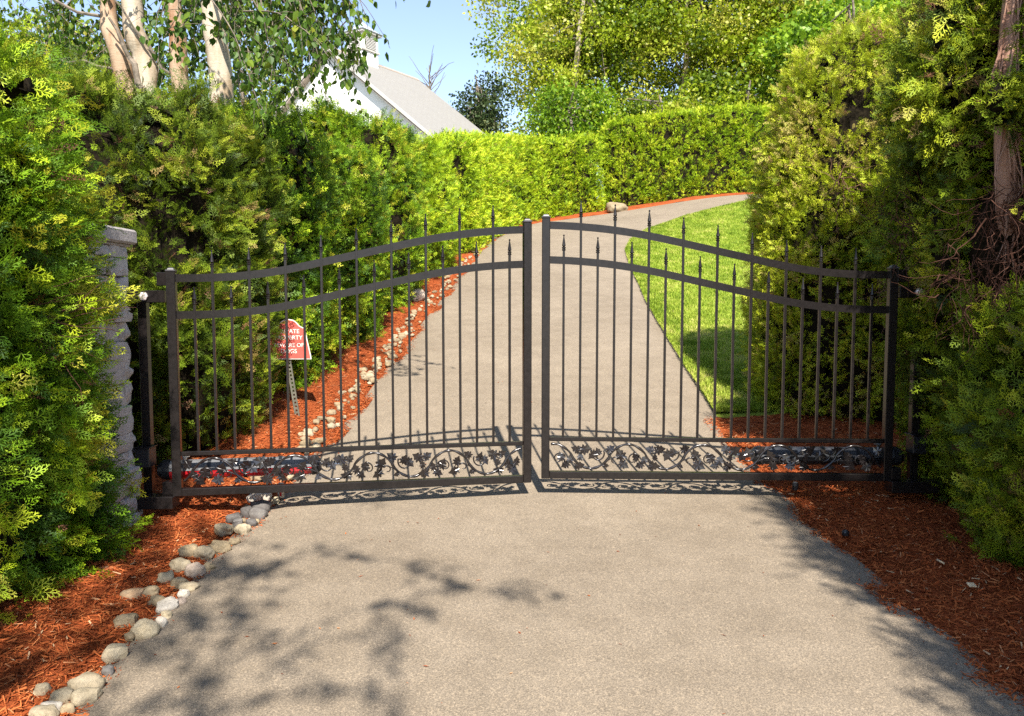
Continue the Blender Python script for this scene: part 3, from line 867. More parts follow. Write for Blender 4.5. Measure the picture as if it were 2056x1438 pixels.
def gate_leaf(label, A, B, z0, L, seed):
    A, B = np.array(A), np.array(B)
    e = (B - A) / np.linalg.norm(B - A)
    rz = math.atan2(e[1], e[0])
    front = -1.0 if (math.sin(rz) * 0 + math.cos(rz)) > 0 else 1.0     # which local y faces the street
    g = thing("gate_leaf", label, "gate", (A[0], A[1], z0), rz, "leaves of the double driveway gate")
    r = np.random.default_rng(seed)
    for s, h in ((0.0, 1.335), (L, 1.655)):
        mb = MB(); mb.box((s, 0, h / 2), (.052, .052, h), None, .004)
        st = mb.build("stile", M['iron'], g)
        mb = MB(); mb.box((s, 0, h + .006), (.056, .056, .012), None, .003); mb.lathe((s, 0, h + .012), [(.026, 0), (.022, .008), (.010, .013)], 4, np.array([[.7071, -.7071, 0], [.7071, .7071, 0], [0, 0, 1]]))
        mb.build("stile_cap", M['cap_metal'], st)
    x0, x1 = .0265, L - .0265
    for off, nm in ((0, "upper arched rail"), (-.216, "lower arched rail")):
        s = np.linspace(x0, x1, 50); zt = rail_top(s) + off
        V = np.concatenate([np.stack([s, np.full(50, y), zt + dz], -1) for y in (-.0085, .0085) for dz in (0, -.046)])
        F = []
        for k in range(49):
            a, b, c, d = k, 50 + k, 100 + k, 150 + k
            F += [(a, b, b + 1, a + 1), (c, c + 1, d + 1, d), (a, a + 1, c + 1, c), (b, d, d + 1, b + 1)]
        mb = MB(); mb.add(V, F)
        mb.build("arched_rail", M['iron'], g)["label"] = nm
    mb = MB(); mb.box((L / 2, 0, .254), (x1 - x0, .028, .026), None, .003); mb.build("middle_rail", M['iron'], g)
    mb = MB(); mb.box((L / 2, 0, .0225), (x1 - x0, .046, .045), None, .003); mb.build("bottom_rail", M['iron'], g)
    for i in range(19):
        s = .125 + i * (L - .13 - .125 + .018) / 18
        short = i % 2 == 0
        top = rail_top(s) + (-.216 if short else 0) + .038
        mb = MB(); mb.box((0, 0, (top + .266) / 2), (.0145, .0185, top - .266), None, .0015)
        p = mb.build("picket", M['iron'], g); p.location = (s, 0, 0)
        f = link("finial", fin_me, p); f.location = (0, 0, top); f.rotation_euler = (0, 0, r.uniform(0, 3))
        if short and i in (2,) and seed == 2:
            pass
    # cast vine between the middle and bottom rails
    T = .475; a0 = .43 * T
    s = np.linspace(.035, L - .035, 260)
    zc = .143; amp = .079
    cw = np.cos(2 * np.pi * (s - a0) / T)
    zv = zc + amp * np.sign(cw) * np.abs(cw) ** .72
    mb = MB()
    mb.tube(np.stack([s, front * .002 + 0 * s, zv], -1), .0080 + .0016 * np.sin(s * 90), 8)
    for k in range(-1, 6):
        c = a0 + k * T
        for sg, cx, cz, R0 in ((1, .42, .012, .052), (-1, .93, -.02, .046), (-1, .18, -.030, .030), (1, .68, .040, .030)):
            th = np.linspace(0, 4.6, 22); rad = R0 * (1 - th / 6.2)
            X = c + cx * T + rad * np.cos(th * sg + 2.6); Z = zc + cz + rad * np.sin(th * sg + 2.6)
            if X.min() > .03 and X.max() < L - .03:
                mb.tube(np.stack([X, front * .004 + 0 * X, Z], -1), np.linspace(.0058, .0032, 22), 6)
        X = np.linspace(c + .10 * T, c + .33 * T, 8); Z = np.linspace(zc + .0, zc - .045, 8) + .01 * np.sin(np.linspace(0, 3, 8))
        if X.min() > .03 and X.max() < L - .03:
            mb.tube(np.stack([X, front * .004 + 0 * X, Z], -1), .0036, 5)
    vine = mb.build("vine_scroll", M['iron_gloss'], g, True)
    pat = [(-.42, .045, .070, 160), (-.30, .048, .055, 30), (-.10, -.005, .062, 75), (.10, .010, .064, 60), (.24, .050, .060, 150), (.40, .030, .052, 60), (.47, .012, .062, -50),
           (.06, -.050, .066, 200), (.30, -.058, .040, 200), (.66, -.058, .062, 170), (-.16, -.055, .056, -20), (.78, -.020, .05, 100), (-.36, -.005, .045, 110)]
    for k in range(-1, 6):
        for (ds, dz, sz, an) in pat:
            X = a0 + (k + ds) * T
            if not (.05 < X < L - .05):
                continue
            lf = link("leaf", leaf_me, vine)
            q_ = sz * r.uniform(1.1, 1.4)
            lf.scale = (q_, q_, q_)
            an_ = math.radians(an + r.uniform(-14, 14))
            X -= math.cos(an_) * q_ * .45; zz_ = zc + dz - math.sin(an_) * q_ * .45
            lf.location = (X, front * r.uniform(.004, .010), min(max(zz_, .062), .226))
            lf.rotation_euler = (r.uniform(-.35, .35), -an_, r.uniform(-.3, .3))
            if front > 0:
                lf.rotation_euler[2] += 0
    return g

LL, LR = 2.126, 2.157
gl = gate_leaf("left leaf of the black metal gate, hinged beside the stone pillar", (-2.0, 4.70), (.095, 5.06), .443, LL, 1)
gr = gate_leaf("right leaf of the black metal gate, half shaded by the right hedge", (2.37, 4.98), (.215, 5.06), .470, LR, 2)

# stone pillar
def rock_mesh(mb, c, d, seed, sub=5, bulge=.35, nz=.12):
    """rounded block: subdivided box pushed towards an ellipsoid plus noise"""
    n = sub
    V = []; F = []
    t = np.linspace(-1, 1, n + 1)
    U, W = np.meshgrid(t, t, indexing='ij')
    one = np.ones_like(U)
    for sgn in (-1, 1):
        for ax in range(3):
            p = [None] * 3
            p[ax] = one * sgn; p[(ax + 1) % 3] = U * (sgn if sgn > 0 else 1); p[(ax + 2) % 3] = W
            P = np.stack(p, -1).reshape(-1, 3)
            b = len(V) and sum(len(v) for v in V)
            i = np.arange((n + 1) ** 2).reshape(n + 1, n + 1) + (b or 0)
            for a in range(n):
                for e in range(n):
                    f = (i[a, e], i[a + 1, e], i[a + 1, e + 1], i[a, e + 1])
                    F.append(f if sgn > 0 else f[::-1])
            V.append(P)
    P = np.concatenate(V)
    S_ = P / np.linalg.norm(P, axis=1, keepdims=True)
    Q = P * (1 - bulge) + S_ * bulge * 1.25
    Q = Q * (1 + nz * (vn(S_ + seed * 7.3, 1.7, seed) - .5)[:, None] * 2 + nz * .45 * (vn(S_ + seed * 3.1, 4.5, seed + 3) - .5)[:, None])
    mb.add(Q * np.asarray(d) / 2 + np.asarray(c), F)

PX, PYc, PW = -2.485, 4.455, .46
pb = gb(PX, PYc)
pil = thing("stone_pillar", "grey fieldstone gate pillar with a flat cap, half buried in the left hedge", "pillar", pb)
mb = MB(); mb.box((0, 0, .86), (.40, .40, 1.72)); mb.build("mortar_core", M['mortar'], pil)
mb = MB(); r = np.random.default_rng(77)
z = -.02; ci = 0
while z < 1.66:
    h = min(r.uniform(.10, .17), 1.70 - z)
    if 1.70 - z - h < .06: h = 1.70 - z
    fl = .03 * max(0, 1 - z / .35)
    for fx, fy in ((1, 0), (-1, 0), (0, 1), (0, -1)):
        cut = sorted([-.235 - fl] + list(r.uniform(-.09, .09, 1)) + [.235 + fl])
        for a, b in zip(cut[:-1], cut[1:]):
            two = (b - a) > .24 and r.random() < .35 and h > .13
            for zz_, hh in (((z, h),) if not two else ((z, h / 2), (z + h / 2, h / 2))):
                w_ = b - a
                dp = r.uniform(.07, .10)
                m_ = (a + b) / 2; o_ = .185 + fl + r.uniform(-.006, .022)
                c = (fx * o_ + (0 if fx else m_), fy * o_ + (0 if fy else m_), zz_ + hh / 2)
                d = (dp if fx else w_ * .97, dp if fy else w_ * .97, hh * .96)
                rock_mesh(mb, c, d, int(r.integers(1, 9999)), 6, .36, .20)
    z += h; ci += 1
mb.build("stone_shaft", M['pillar'], pil, True)
mb = MB(); mb.box((0, 0, 1.755), (.56, .56, .085), None, .012); mb.box((0, 0, 1.705), (.50, .50, .016), None, .004)
mb.build("cap_stone", M['pillar'], pil)

# hinge hardware on both sides
def hinge_set(label, ox, oy, z0, sg, leafz, grp):
    """ox: x of the gate stile; sg=+1 left side (arms reach left)"""
    g = thing("hinge_post", label, "gate hardware", (ox, oy, leafz), 0, grp)
    mb = MB(); mb.box((-sg * .215, .10, .60), (.052, .052, 1.22), None, .004); mb.build("steel_post", M['iron'], g)
    mb = MB(); mb.box((-sg * .19, .02, 1.19), (.30, .075, .072), None, .004); ua = mb.build("upper_arm", M['iron'], g)
    mb = MB(); mb.box((-sg * .045, -.005, 1.292), (.060, .05, .078), None, .003); mb.build("upper_hinge", M['iron'], g)
    mb = MB()
    mb.lathe((-sg * .155, -.020, 1.192), [(.026, 0), (.026, .012), (.018, .017), (.004, .019)], 6, np.array([[1, 0, 0], [0, 0, -1], [0, 1, 0]]))
    bo = mb.build("bolt_head", M['bolt'], ua)
    mb = MB(); mb.box((-sg * .155, -.02, -.028), (.30, .11, .074), None, .004); mb.build("lower_arm", M['iron'], g)
    mb = MB(); mb.box((-sg * .050, -.005, .050), (.060, .055, .076), None, .003); mb.build("lower_hinge", M['iron'], g)
    mb = MB(); mb.box((-sg * .215, .062, .225), (.085, .10, .115), None, .004); lb = mb.build("lock_box", M['black_plastic'], g)
    mb = MB(); mb.box((-sg * .215, .062, .286), (.10, .115, .008), None, .002); mb.build("lock_plate", M['iron'], lb)
    mb = MB(); mb.box((-sg * .285, .035, .262), (.075, .02, .022), None, .004); mb.build("lever", M['cap_metal'], lb)
    return g
HGp = "hinge posts of the gate"
hinge_set("black hinge post and arms bolted to the stone pillar", -2.0, 4.70, 0, 1, .443, HGp)
hinge_set("black hinge post in the dark beside the ragged tree on the right", 2.37, 4.98, 0, -1, .470, HGp)

# gate openers (rams) behind the bottom rails
def opener(label, A, rz, z, mats, flip=1):
    up_m, low_m, end_m, knob_m = mats
    g = thing("gate_opener", label, "gate opener", (A[0], A[1], z), rz, "gate openers behind the bottom rails")
    f = flip
    prof = lambda a0, a1, n=9: [(.062 * math.cos(t), .062 * math.sin(t)) for t in np.linspace(a0, a1, n)]
    def half(a0, a1, x0, x1, nm, m, zs=1.0):
        pr = prof(a0, a1)
        V = [(x0, y * f, zz * zs) for y, zz in pr] + [(x1, y * f, zz * zs) for y, zz in pr]
        n = len(pr)
        F = [(k, k + 1, n + k + 1, n + k) for k in range(n - 1)] + [tuple(range(n - 1, -1, -1)), tuple(range(n, 2 * n)), (0, n, 2 * n - 1, n - 1)]
        mb = MB(); mb.add(V, F); return mb.build(nm, m, g)
    half(0.03, np.pi - .03, -.10, .74, "upper_shell", up_m, .95)
    half(np.pi + .03, 2 * np.pi - .03, -.10, .74, "lower_housing", low_m, .95)
    mb = MB(); mb.lathe((-.175, 0, 0), [(.035, 0), (.060, .03), (.065, .075)], 12, np.array([[0, 0, 1], [0, 1, 0], [-1, 0, 0]])); mb.build("rear_cap", end_m, g)
    mb = MB(); mb.lathe((.741, 0, 0), [(.065, 0), (.060, .03), (.035, .055)], 12, np.array([[0, 0, 1], [0, 1, 0], [-1, 0, 0]]))
    mb.build("front_cap", end_m, g)
    mb = MB(); mb.tube([(.79, 0, 0), (.93, 0, 0)], .012, 8); mb.tube([(.93, 0, .0), (.93, f * -.10, 0)], .010, 6); mb.build("ram_rod", M['chrome'], g)
    mb = MB(); mb.lathe((-.02, 0, .058), [(.012, 0), (.012, .018), (.030, .020), (.030, .030), (.02, .034)], 12); mb.build("knob", knob_m, g)
    for x in (.12, .33, .54):
        mb = MB(); mb.tube([(x, 0, -.0), (x + .02, 0, 0)], .0645, 14); mb.build("clamp_band", M['black_plastic'], g)
    return g
eL = math.atan2(.36, 2.095)
opener("red and light grey gate opener ram behind the left leaf's bottom rail", (-1.99, 4.84), eL, .575, (M['grey_metal'], M['red_plastic'], M['black_plastic'], M['chrome']))
opener("dark gate opener ram in the shade behind the right leaf", (2.36, 5.12), math.pi - .037, .60, (M['navy_plastic'], M['black_plastic'], M['black_plastic'], M['grey_metal']), -1)

# ------------------------------------------------------------------ warning sign
sb = (-1.835, 6.80, float(gz(-1.835, 6.80)) - .02)
sg_ = thing("warning_sign", "small red PRIVATE PROPERTY BEWARE OF DOGS sign on a tilted perforated post", "sign", sb)
mb = MB()
tilt = math.radians(8)
Rt = np.array([[math.cos(tilt), 0, -math.sin(tilt)], [0, 1, 0], [math.sin(tilt), 0, math.cos(tilt)]])
seg = []
for k in range(26):
    z_ = .02 + k * .034
    mb.box(Rt @ np.array([-.014, 0, z_]), (.010, .014, .034), Rt); mb.box(Rt @ np.array([.014, 0, z_]), (.010, .014, .034), Rt)
    mb.box(Rt @ np.array([0, .002, z_ + .0085]), (.018, .008, .017), Rt)
mb.box(Rt @ np.array([-.021, .012, .445]), (.004, .03, .884), Rt)
mb.build("perforated_post", M['galv'], sg_)
def sign_outline(k):
    right = [(.190, 0), (.186, .03), (.158, .165), (.140, .262), (.118, .272), (.092, .285), (.070, .312), (.040, .335), (0, .342)]
    pts = [(x * k, .17 + (z - .17) * k) for x, z in right]
    return pts + [(-x, z) for x, z in pts[:-1][::-1]]
sx, sz0 = -.065, .555
mb = MB(); mb.prism([(x + sx, z + sz0) for x, z in sign_outline(1.0)], -.024, -.016); brd = mb.build("sign_board", M['sign_white'], sg_)
mb = MB(); mb.prism([(x + sx, z + sz0) for x, z in sign_outline(.955)], -.027, -.0235); mb.build("red_face", M['sign_red'], sg_)
dg = bpy.context.evaluated_depsgraph_get
for txt, zz_, s_ in (("PRIVATE", .222, .050), ("PROPERTY", .168, .050), ("BEWARE OF", .105, .047), ("DOGS", .052, .050)):
    cu = bpy.data.curves.new("lettering", 'FONT'); cu.body = txt; cu.size = s_ * 1.0; cu.align_x = 'CENTER'; cu.extrude = .0012; cu.offset = .0002
    tmp = bpy.data.objects.new("tmp", cu); COL.objects.link(tmp)
    me = bpy.data.meshes.new_from_object(tmp.evaluated_get(dg())); me.name = "lettering"
    bpy.data.objects.remove(tmp)
    me.materials.clear(); me.materials.append(M['sign_white'])
    t_ = link("lettering", me, sg_); t_.location = (sx, -.0285, sz0 + zz_); t_.rotation_euler = (math.pi / 2, 0, 0)

# ------------------------------------------------------------------ river rocks
def rock_obj(name, x, y, w, hgt, m, seed, label, group, yaw=None, sink=.3, ratio=.75):
    r = np.random.default_rng(seed)
    mb = MB(); rock_mesh(mb, (0, 0, 0), (w, w * ratio, hgt), seed, 8, .72, .25)
    o = mb.build(name, m, None, True)
    o.location = (x, y, float(gz(x, y)) + .035 + hgt * (.5 - sink))
    o.rotation_euler = (r.uniform(-.15, .15), r.uniform(-.15, .15), r.uniform(-.6, .6) if yaw is None else yaw)
    return tag(o, label, "rock", group)
ROCKS = [
# px-measured places turned into metres: x, y, width, height, material, label
(-1.656, 4.50, 0.115, 0.060, 'rock_pale', "smooth pale oval river rock lying alone below the dark rock cluster at the gate"),
(-1.552, 4.51, 0.091, 0.056, 'rock_pale', "chunky pale river rock at the driveway edge just below the dark cluster"),
(-1.535, 4.32, 0.058, 0.034, 'rock_tan', "small flat yellowish rock at the driveway edge below the dark cluster"),
(-1.726, 4.17, 0.104, 0.063, 'rock_tan', "tan half-buried rock leftmost of the row of three under the lone oval rock"),
(-1.630, 4.14, 0.103, 0.063, 'rock_pale', "rounded pale rock in the middle of the row of three under the lone oval rock"),
(-1.582, 4.22, 0.114, 0.062, 'rock_tan', "long tan rock touching the driveway, rightmost of the row of three"),
(-1.693, 3.97, 0.107, 0.067, 'rock_pale', "smooth egg-shaped cream rock beside the pinkish rock"),
(-1.584, 3.89, 0.100, 0.074, 'rock_pink', "pinkish-brown domed rock with a dark underside"),
(-1.538, 3.95, 0.069, 0.043, 'rock_tan', "rough tan rock between the pinkish rock and the asphalt"),
(-1.691, 3.80, 0.074, 0.068, 'rock_pale', "pale rounded-triangular rock left of the pinkish rock"),
(-1.602, 3.75, 0.084, 0.050, 'rock_tan', "mossy brown rock directly below the pinkish rock"),
(-1.539, 3.70, 0.090, 0.045, 'rock_pale', "flat pale rock at the asphalt above the small white rock"),
(-1.530, 3.62, 0.054, 0.048, 'rock_white', "small bright white rock near the driveway edge"),
(-1.693, 3.64, 0.084, 0.058, 'rock_tan', "squarish tan rock right of the red-stained rock"),
(-1.758, 3.60, 0.102, 0.068, 'rock_stain', "rock half covered by a rusty red-brown stain"),
(-1.616, 3.54, 0.072, 0.048, 'rock_tan', "rounded brownish rock below the squarish tan rock"),
(-1.551, 3.50, 0.104, 0.052, 'rock_white', "long whitish rock with a pitted top near the driveway"),
(-1.510, 3.54, 0.052, 0.036, 'rock_pink', "small grey-pink rock wedged at the asphalt beside the pitted white rock"),
(-1.666, 3.34, 0.095, 0.066, 'rock_tan', "broad crumbly tan rock lying in the mulch left of the big cream rock"),
(-1.515, 3.40, 0.046, 0.037, 'rock_pale', "small cream rock first above the egg-white rock at the asphalt"),
(-1.503, 3.32, 0.054, 0.051, 'rock_white', "egg-white upright rock on the right shoulder of the big cream rock"),
(-1.535, 3.24, 0.109, 0.081, 'rock_pale', "largest cream boulder-like rock halfway down the near edging"),
(-1.581, 3.20, 0.039, 0.035, 'rock_tan', "small tan rock tucked against the left of the big cream rock"),
(-1.568, 3.06, 0.095, 0.076, 'rock_pale', "round olive-tinged rock standing apart between the two near rock groups"),
(-1.535, 2.93, 0.047, 0.036, 'rock_dark', "dark grey ringed rock just above the nearest rock group"),
(-1.562, 2.83, 0.119, 0.065, 'rock_pale', "long pale rock topmost of the nearest group"),
(-1.520, 2.75, 0.096, 0.054, 'rock_pale', "long pale rock second in the nearest group, along the asphalt"),
(-1.698, 2.78, 0.056, 0.056, 'rock_pale', "cream block-shaped rock lying apart on the mulch at the nearest group"),
(-1.602, 2.74, 0.085, 0.057, 'rock_pale', "wide oval cream rock left of the two long pale rocks"),
(-1.596, 2.67, 0.072, 0.054, 'rock_white', "whitish rock under the wide oval cream rock"),
(-1.541, 2.67, 0.045, 0.042, 'rock_tan', "small grey-tan rock at the foot of the second long pale rock"),
(-1.597, 2.62, 0.092, 0.063, 'rock_pale', "pale rock cut by the photo's bottom edge"),
(-1.562, 4.88, 0.132, 0.076, 'rock_dark', "big dark grey rock at the back of the dark cluster below the gate"),
(-1.545, 4.76, 0.109, 0.080, 'rock_dark', "big dark brown-grey rock in the middle of the dark cluster"),
(-1.617, 4.78, 0.071, 0.069, 'rock_dark', "dark rock left in the middle of the dark cluster"),
(-1.643, 4.86, 0.046, 0.041, 'rock_tan', "small tan rock on top of the dark cluster"),
(-1.615, 4.60, 0.062, 0.056, 'rock_dark', "black rock at the lower left of the dark cluster"),
(-1.538, 4.62, 0.062, 0.045, 'rock_dark', "black rock at the lower right of the dark cluster"),
(-1.593, 4.65, 0.031, 0.031, 'rock_tan', "tiny orange-tan pebble inside the dark cluster"),
(-1.557, 4.64, 0.038, 0.031, 'rock_white', "tiny white pebble inside the dark cluster"),
(-1.519, 4.64, 0.038, 0.033, 'rock_tan', "small speckled pebble at the asphalt beside the dark cluster"),
(-1.648, 5.03, 0.102, 0.075, 'rock_white', "white rock under the left gate leaf's bottom rail"),
(-1.574, 5.03, 0.068, 0.082, 'rock_white', "upright white rock beside the red-striped marker under the gate"),
(-1.509, 5.00, 0.054, 0.043, 'rock_pale', "small pale rock where the gate's shadow meets the driveway edge"),
(-1.673, 4.70, 0.095, 0.048, 'rock_dark', "flat dark rock leftmost at the dark cluster"),
]
RG = "river rocks edging the near driveway"
for i, (x, y, w_, h_, m_, lab) in enumerate(ROCKS):
    rock_obj("river_rock", x, y, w_ * .87, h_ * .92, M[m_], 300 + i, lab, RG, None, .46)
# beyond the gate: small rocks nobody can tell apart
r = np.random.default_rng(8)
protos = []
for i in range(10):
    o = rock_obj("edging_rock", 0, 0, .10, .065, M[('rock_pale', 'rock_tan', 'rock_tan')[i % 3]], 500 + i, None, None)
    protos.append(o.data); bpy.data.objects.remove(o)
ed = resample(LE, 900)
tn = unit(np.gradient(ed, axis=0)); en = np.c_[-tn[:, 1], tn[:, 0]]
def edging(n, y0, y1, w0, w1, s0, s1, lab):
    idx = np.where((ed[:, 1] > y0) & (ed[:, 1] < y1))[0]
    for i in range(n):
        k = idx[int(len(idx) * (i + r.random()) / n) % len(idx)]
        d = r.uniform(w0, w1)
        p = ed[k] + en[k] * d
        o = link("edging_rock", protos[int(r.integers(0, 10))])
        s_ = r.uniform(s0, s1)
        o.scale = (s_ * r.uniform(.8, 1.3), s_ * r.uniform(.7, 1.2), s_)
        o.location = (p[0], p[1], float(gz(*p)) + .035 + .012 * s_)
        o.rotation_euler = (0, 0, r.uniform(0, 6.28))
        tag(o, lab, "rock", "rocks edging the driveway beyond the gate")
edging(110, 5.35, 10.5, .0, .24, .3, .75, "pale river rock in the edging band just behind the left gate leaf")
edging(110, 10.5, 22.5, .0, .26, .35, .8, "pale river rock in the edging band further uphill behind the gate")
rock_obj("boulder", 3.5, 26.9, .62, .34, M['rock_tan'], 901, "pale pointed boulder at the foot of the far hedge on the bend", None, .2, .2)
rock_obj("flat_stone", -1.62, 12.4, .42, .26, M['rock_pink'], 902, "flat grey stone lying in the mulch under the left hedge uphill", None, .4, .25)

# red-striped marker, drop plate, sprinklers, wood chips
mk = thing("edge_marker", "short white marker stub with a red stripe under the left gate leaf", "marker", (-1.495, 5.08, float(gz(-1.5, 5.08)) + .03))
mb = MB(); mb.lathe((0, 0, 0), [(.022, 0), (.022, .085), (.016, .092)], 10); mb.build("stub", M['rock_white'], mk, True)
mb = MB(); mb.box((.004, -.0235, .048), (.012, .004, .07)); mb.build("red_stripe", M['red_plastic'], mk)
for x, y, lab in ((1.875, 5.20, "black sprinkler head with a pale top at the driveway edge under the right gate leaf"), (1.885, 4.42, "flat black sprinkler lid in the right mulch bed below the gate")):
    z_ = float(gz(x, y)) + .035
    s_ = thing("sprinkler_head", lab, "sprinkler", (x, y, z_))
    k = 1 if y > 5 else .55
    mb = MB(); mb.lathe((0, 0, 0), [(.019, 0), (.021, .03 * k), (.018, .045 * k), (.015, .048 * k)], 14); mb.build("body", M['black_plastic'], s_, False)
    mb = MB(); mb.lathe((0, 0, .0485 * k), [(.0145, 0), (.013, .004), (.004, .006)], 12); mb.build("top_disc", M['grey_metal' if k == 1 else 'black_plastic'], s_)
M['wood'] = plain("fresh_wood_chip", (.62, .48, .30), .8, var=.15)
for x, y, a, l, lab in ((2.16, 3.93, 1.35, .055, "upper pale wood chip lying on the right mulch bed"), (2.15, 3.64, .3, .042, "lower pale wood chip lying on the right mulch bed")):
    mb = MB(); mb.box((0, 0, 0), (l, .026, .009), None, .002)
    o = mb.build("wood_chip", M['wood']); o.location = (x, y, float(gz(x, y)) + .075); o.rotation_euler = (.5, .15, a); tag(o, lab, "wood chip")

# ------------------------------------------------------------------ birches behind the left hedge
def ovate(n, seed):
    """unit leaf quads: two halves folded on the midrib, tip hanging down -z"""
    V = np.array([[[0, 0, 0], [-.34, .05, -.30], [-.26, .04, -.62], [0, -.02, -1.0]], [[0, 0, 0], [0, -.02, -1.0], [.26, .04, -.62], [.34, .05, -.30]]])
    return V, np.array([[.3, .7, .8, 1], [.3, 1, .8, .7]])

def hang_leaves(pts, size, r, n):
    """leaves hanging along a polyline"""
    pts = np.asarray(pts)
    d = np.r_[0, np.cumsum(np.linalg.norm(np.diff(pts, axis=0), axis=1))]
    t = r.uniform(.12, 1, n) * d[-1]
    p = np.stack([np.interp(t, d, pts[:, k]) for k in range(3)], -1) + r.normal(0, .022, (n, 3))
    K, T = ovate(0, 0)
    yaw = r.uniform(0, 6.28, n); pit = r.normal(0, .45, n); rol = r.normal(0, .4, n)
    cy, sy, cp, sp, cr, sr = np.cos(yaw), np.sin(yaw), np.cos(pit), np.sin(pit), np.cos(rol), np.sin(rol)
    Z0 = np.zeros(n); O = np.ones(n)
    Rz = np.stack([np.stack([cy, -sy, Z0], -1), np.stack([sy, cy, Z0], -1), np.stack([Z0, Z0, O], -1)], 1)
    Rx = np.stack([np.stack([O, Z0, Z0], -1), np.stack([Z0, cp, -sp], -1), np.stack([Z0, sp, cp], -1)], 1)
    Ry = np.stack([np.stack([cr, Z0, sr], -1), np.stack([Z0, O, Z0], -1), np.stack([-sr, Z0, cr], -1)], 1)
    R = Rz @ Rx @ Ry
    sz = size * r.uniform(.6, 1.2, n)
    G = np.einsum('nij,qvj->nqvi', R, K) * sz[:, None, None, None] + p[:, None, None]
    ti = np.clip(r.normal(.45, .22, n), 0, 1)
    return G.reshape(-1, 3), np.repeat(ti, 8), np.tile(T.ravel(), n)

def droop(p, v, L, r, k=9, g=.16):
    pts = [np.asarray(p, float)]; v = unit(np.asarray(v, float))
    for i in range(k):
        v = unit(v + np.array([0, 0, -g]) + r.normal(0, .10, 3))
        pts.append(pts[-1] + v * L / k)
    return np.array(pts)

def birch(label, trunk, rad, bark, twig_starts, seed, size=.07, nl=26, limbs=(), grp="birch trees behind the left hedge"):
    base = np.asarray(trunk[0], float)
    t = thing("birch_tree", label, "tree", base, 0, grp)
    r = np.random.default_rng(seed)
    tr_ = np.asarray(trunk, float)
    d = np.linspace(0, len(tr_) - 1, 26); i = np.arange(len(tr_))
    fine = np.stack([np.interp(d, i, tr_[:, k]) for k in range(3)], -1)
    fine[1:-1] += r.normal(0, .012, (24, 3)); rd = np.interp(d, i, rad) * (1 + r.normal(0, .05, 26))
    mb = MB(); mb.tube(fine - base, rd, 12)
    mb.build("trunk", M[bark], t, True)
    mb = MB(); parts = []
    for (a, b, r0) in limbs:
        a, b = np.asarray(a, float), np.asarray(b, float)
        pts = np.stack([a + (b - a) * s + r.normal(0, .03, 3) * (0 < s < 1) for s in np.linspace(0, 1, 7)])
        mb.tube(pts - base, np.linspace(r0 * .65, r0 * .2, 7), 6)
    for (p, v, L) in twig_starts:
        pts = droop(p, v, L, r)
        mb.tube(pts - base, np.linspace(.006, .0018, len(pts)), 4, False)
        parts.append(hang_leaves(pts, size, r, max(6, int(nl * L))))
        for k in range(3):
            s = int(r.integers(2, 7)); p2 = droop(pts[s], unit(np.asarray(v) + r.normal(0, .7, 3)), L * .45, r, 6)
            mb.tube(p2 - base, np.linspace(.003, .0014, len(p2)), 4, False)
            parts.append(hang_leaves(p2, size, r, max(4, int(nl * L * .45))))
    mb.build("limbs", M['bark_dark'], t)
    foliage("crown", parts, M['birch_leaf'], t, base)
    return t

def rand_starts(n, lo, hi, vlo, vhi, L0, L1, seed):
    r = np.random.default_rng(seed)
    return [(r.uniform(lo, hi), r.uniform(vlo, vhi), r.uniform(L0, L1)) for _ in range(n)]
zb = lambda x, y: float(gz(x, y)) - .05
# trunk 4 (rightmost), with the long hanging sprays over the gate
S4 = rand_starts(44, (-2.75, 6.6, 4.2), (-1.95, 8.2, 5.1), (-.4, -.5, -.5), (.7, .3, .2), .7, 1.5, 61)
S4 += [((-2.02 + .115 * (k % 6), 6.8 + .12 * (k % 4), 4.55 - .17 * (k // 3)), (.5 * (-1) ** k, -.1, -.35), .62) for k in range(16)]
S4 += [((-1.15, 5.9, 4.5), (.6, -.2, -.1), 1.1), ((-.85, 5.6, 4.45), (.2, 0, -.9), .85), ((-1.5, 5.8, 4.2), (.4, 0, -.5), 1.0), ((-1.75, 6.0, 4.1), (.35, -.1, -.6), 1.1), ((-2.0, 6.1, 3.75), (.9, -.1, .05), .9), ((-1.9, 6.2, 3.9), (.2, 0, -.9), .9), ((-.75, 5.5, 4.35), (.2, 0, -1), .75), ((-2.3, 6.3, 3.9), (.5, -.1, -.5), 1.0), ((-1.6, 6.4, 4.5), (.6, 0, -.2), 1.0)]
birch("birch with the thickest pale trunk, rightmost of the clump, its sprays hanging towards the gate", [(-3.05, 8.75, zb(-3.05, 8.75)), (-3.0, 8.6, 2.2), (-3.05, 8.5, 4.0), (-3.12, 8.45, 5.0), (-3.15, 8.4, 7.5)], [.17, .15, .115, .11, .07], 'birch_white', S4, 71,
      limbs=[((-3.08, 8.5, 4.3), (-1.2, 5.8, 4.6), .035), ((-3.1, 8.45, 4.8), (-2.4, 6.6, 5.0), .03), ((-3.0, 8.55, 3.3), (-2.35, 7.9, 3.32), .025)])
S3 = rand_starts(30, (-4.4, 8.7, 4.5), (-2.6, 10.2, 5.6), (-.6, -.6, -.5), (.6, .4, .2), .7, 1.5, 62)
birch("birch with a reddish-brown peeling trunk, second from the right in the clump", [(-3.62, 8.9, zb(-3.6, 8.9)), (-3.55, 8.75, 2.4), (-3.5, 8.6, 4.0), (-3.55, 8.55, 5.2), (-3.5, 8.5, 7.5)], [.13, .11, .085, .08, .05], 'birch_brown', S3, 72,
      limbs=[((-3.5, 8.6, 3.9), (-4.2, 8.2, 4.9), .03), ((-3.52, 8.58, 4.6), (-2.9, 8.3, 5.1), .035)])
S2 = rand_starts(30, (-5.0, 8.8, 4.5), (-3.2, 10.3, 5.6), (-.7, -.6, -.5), (.5, .4, .2), .7, 1.5, 63)
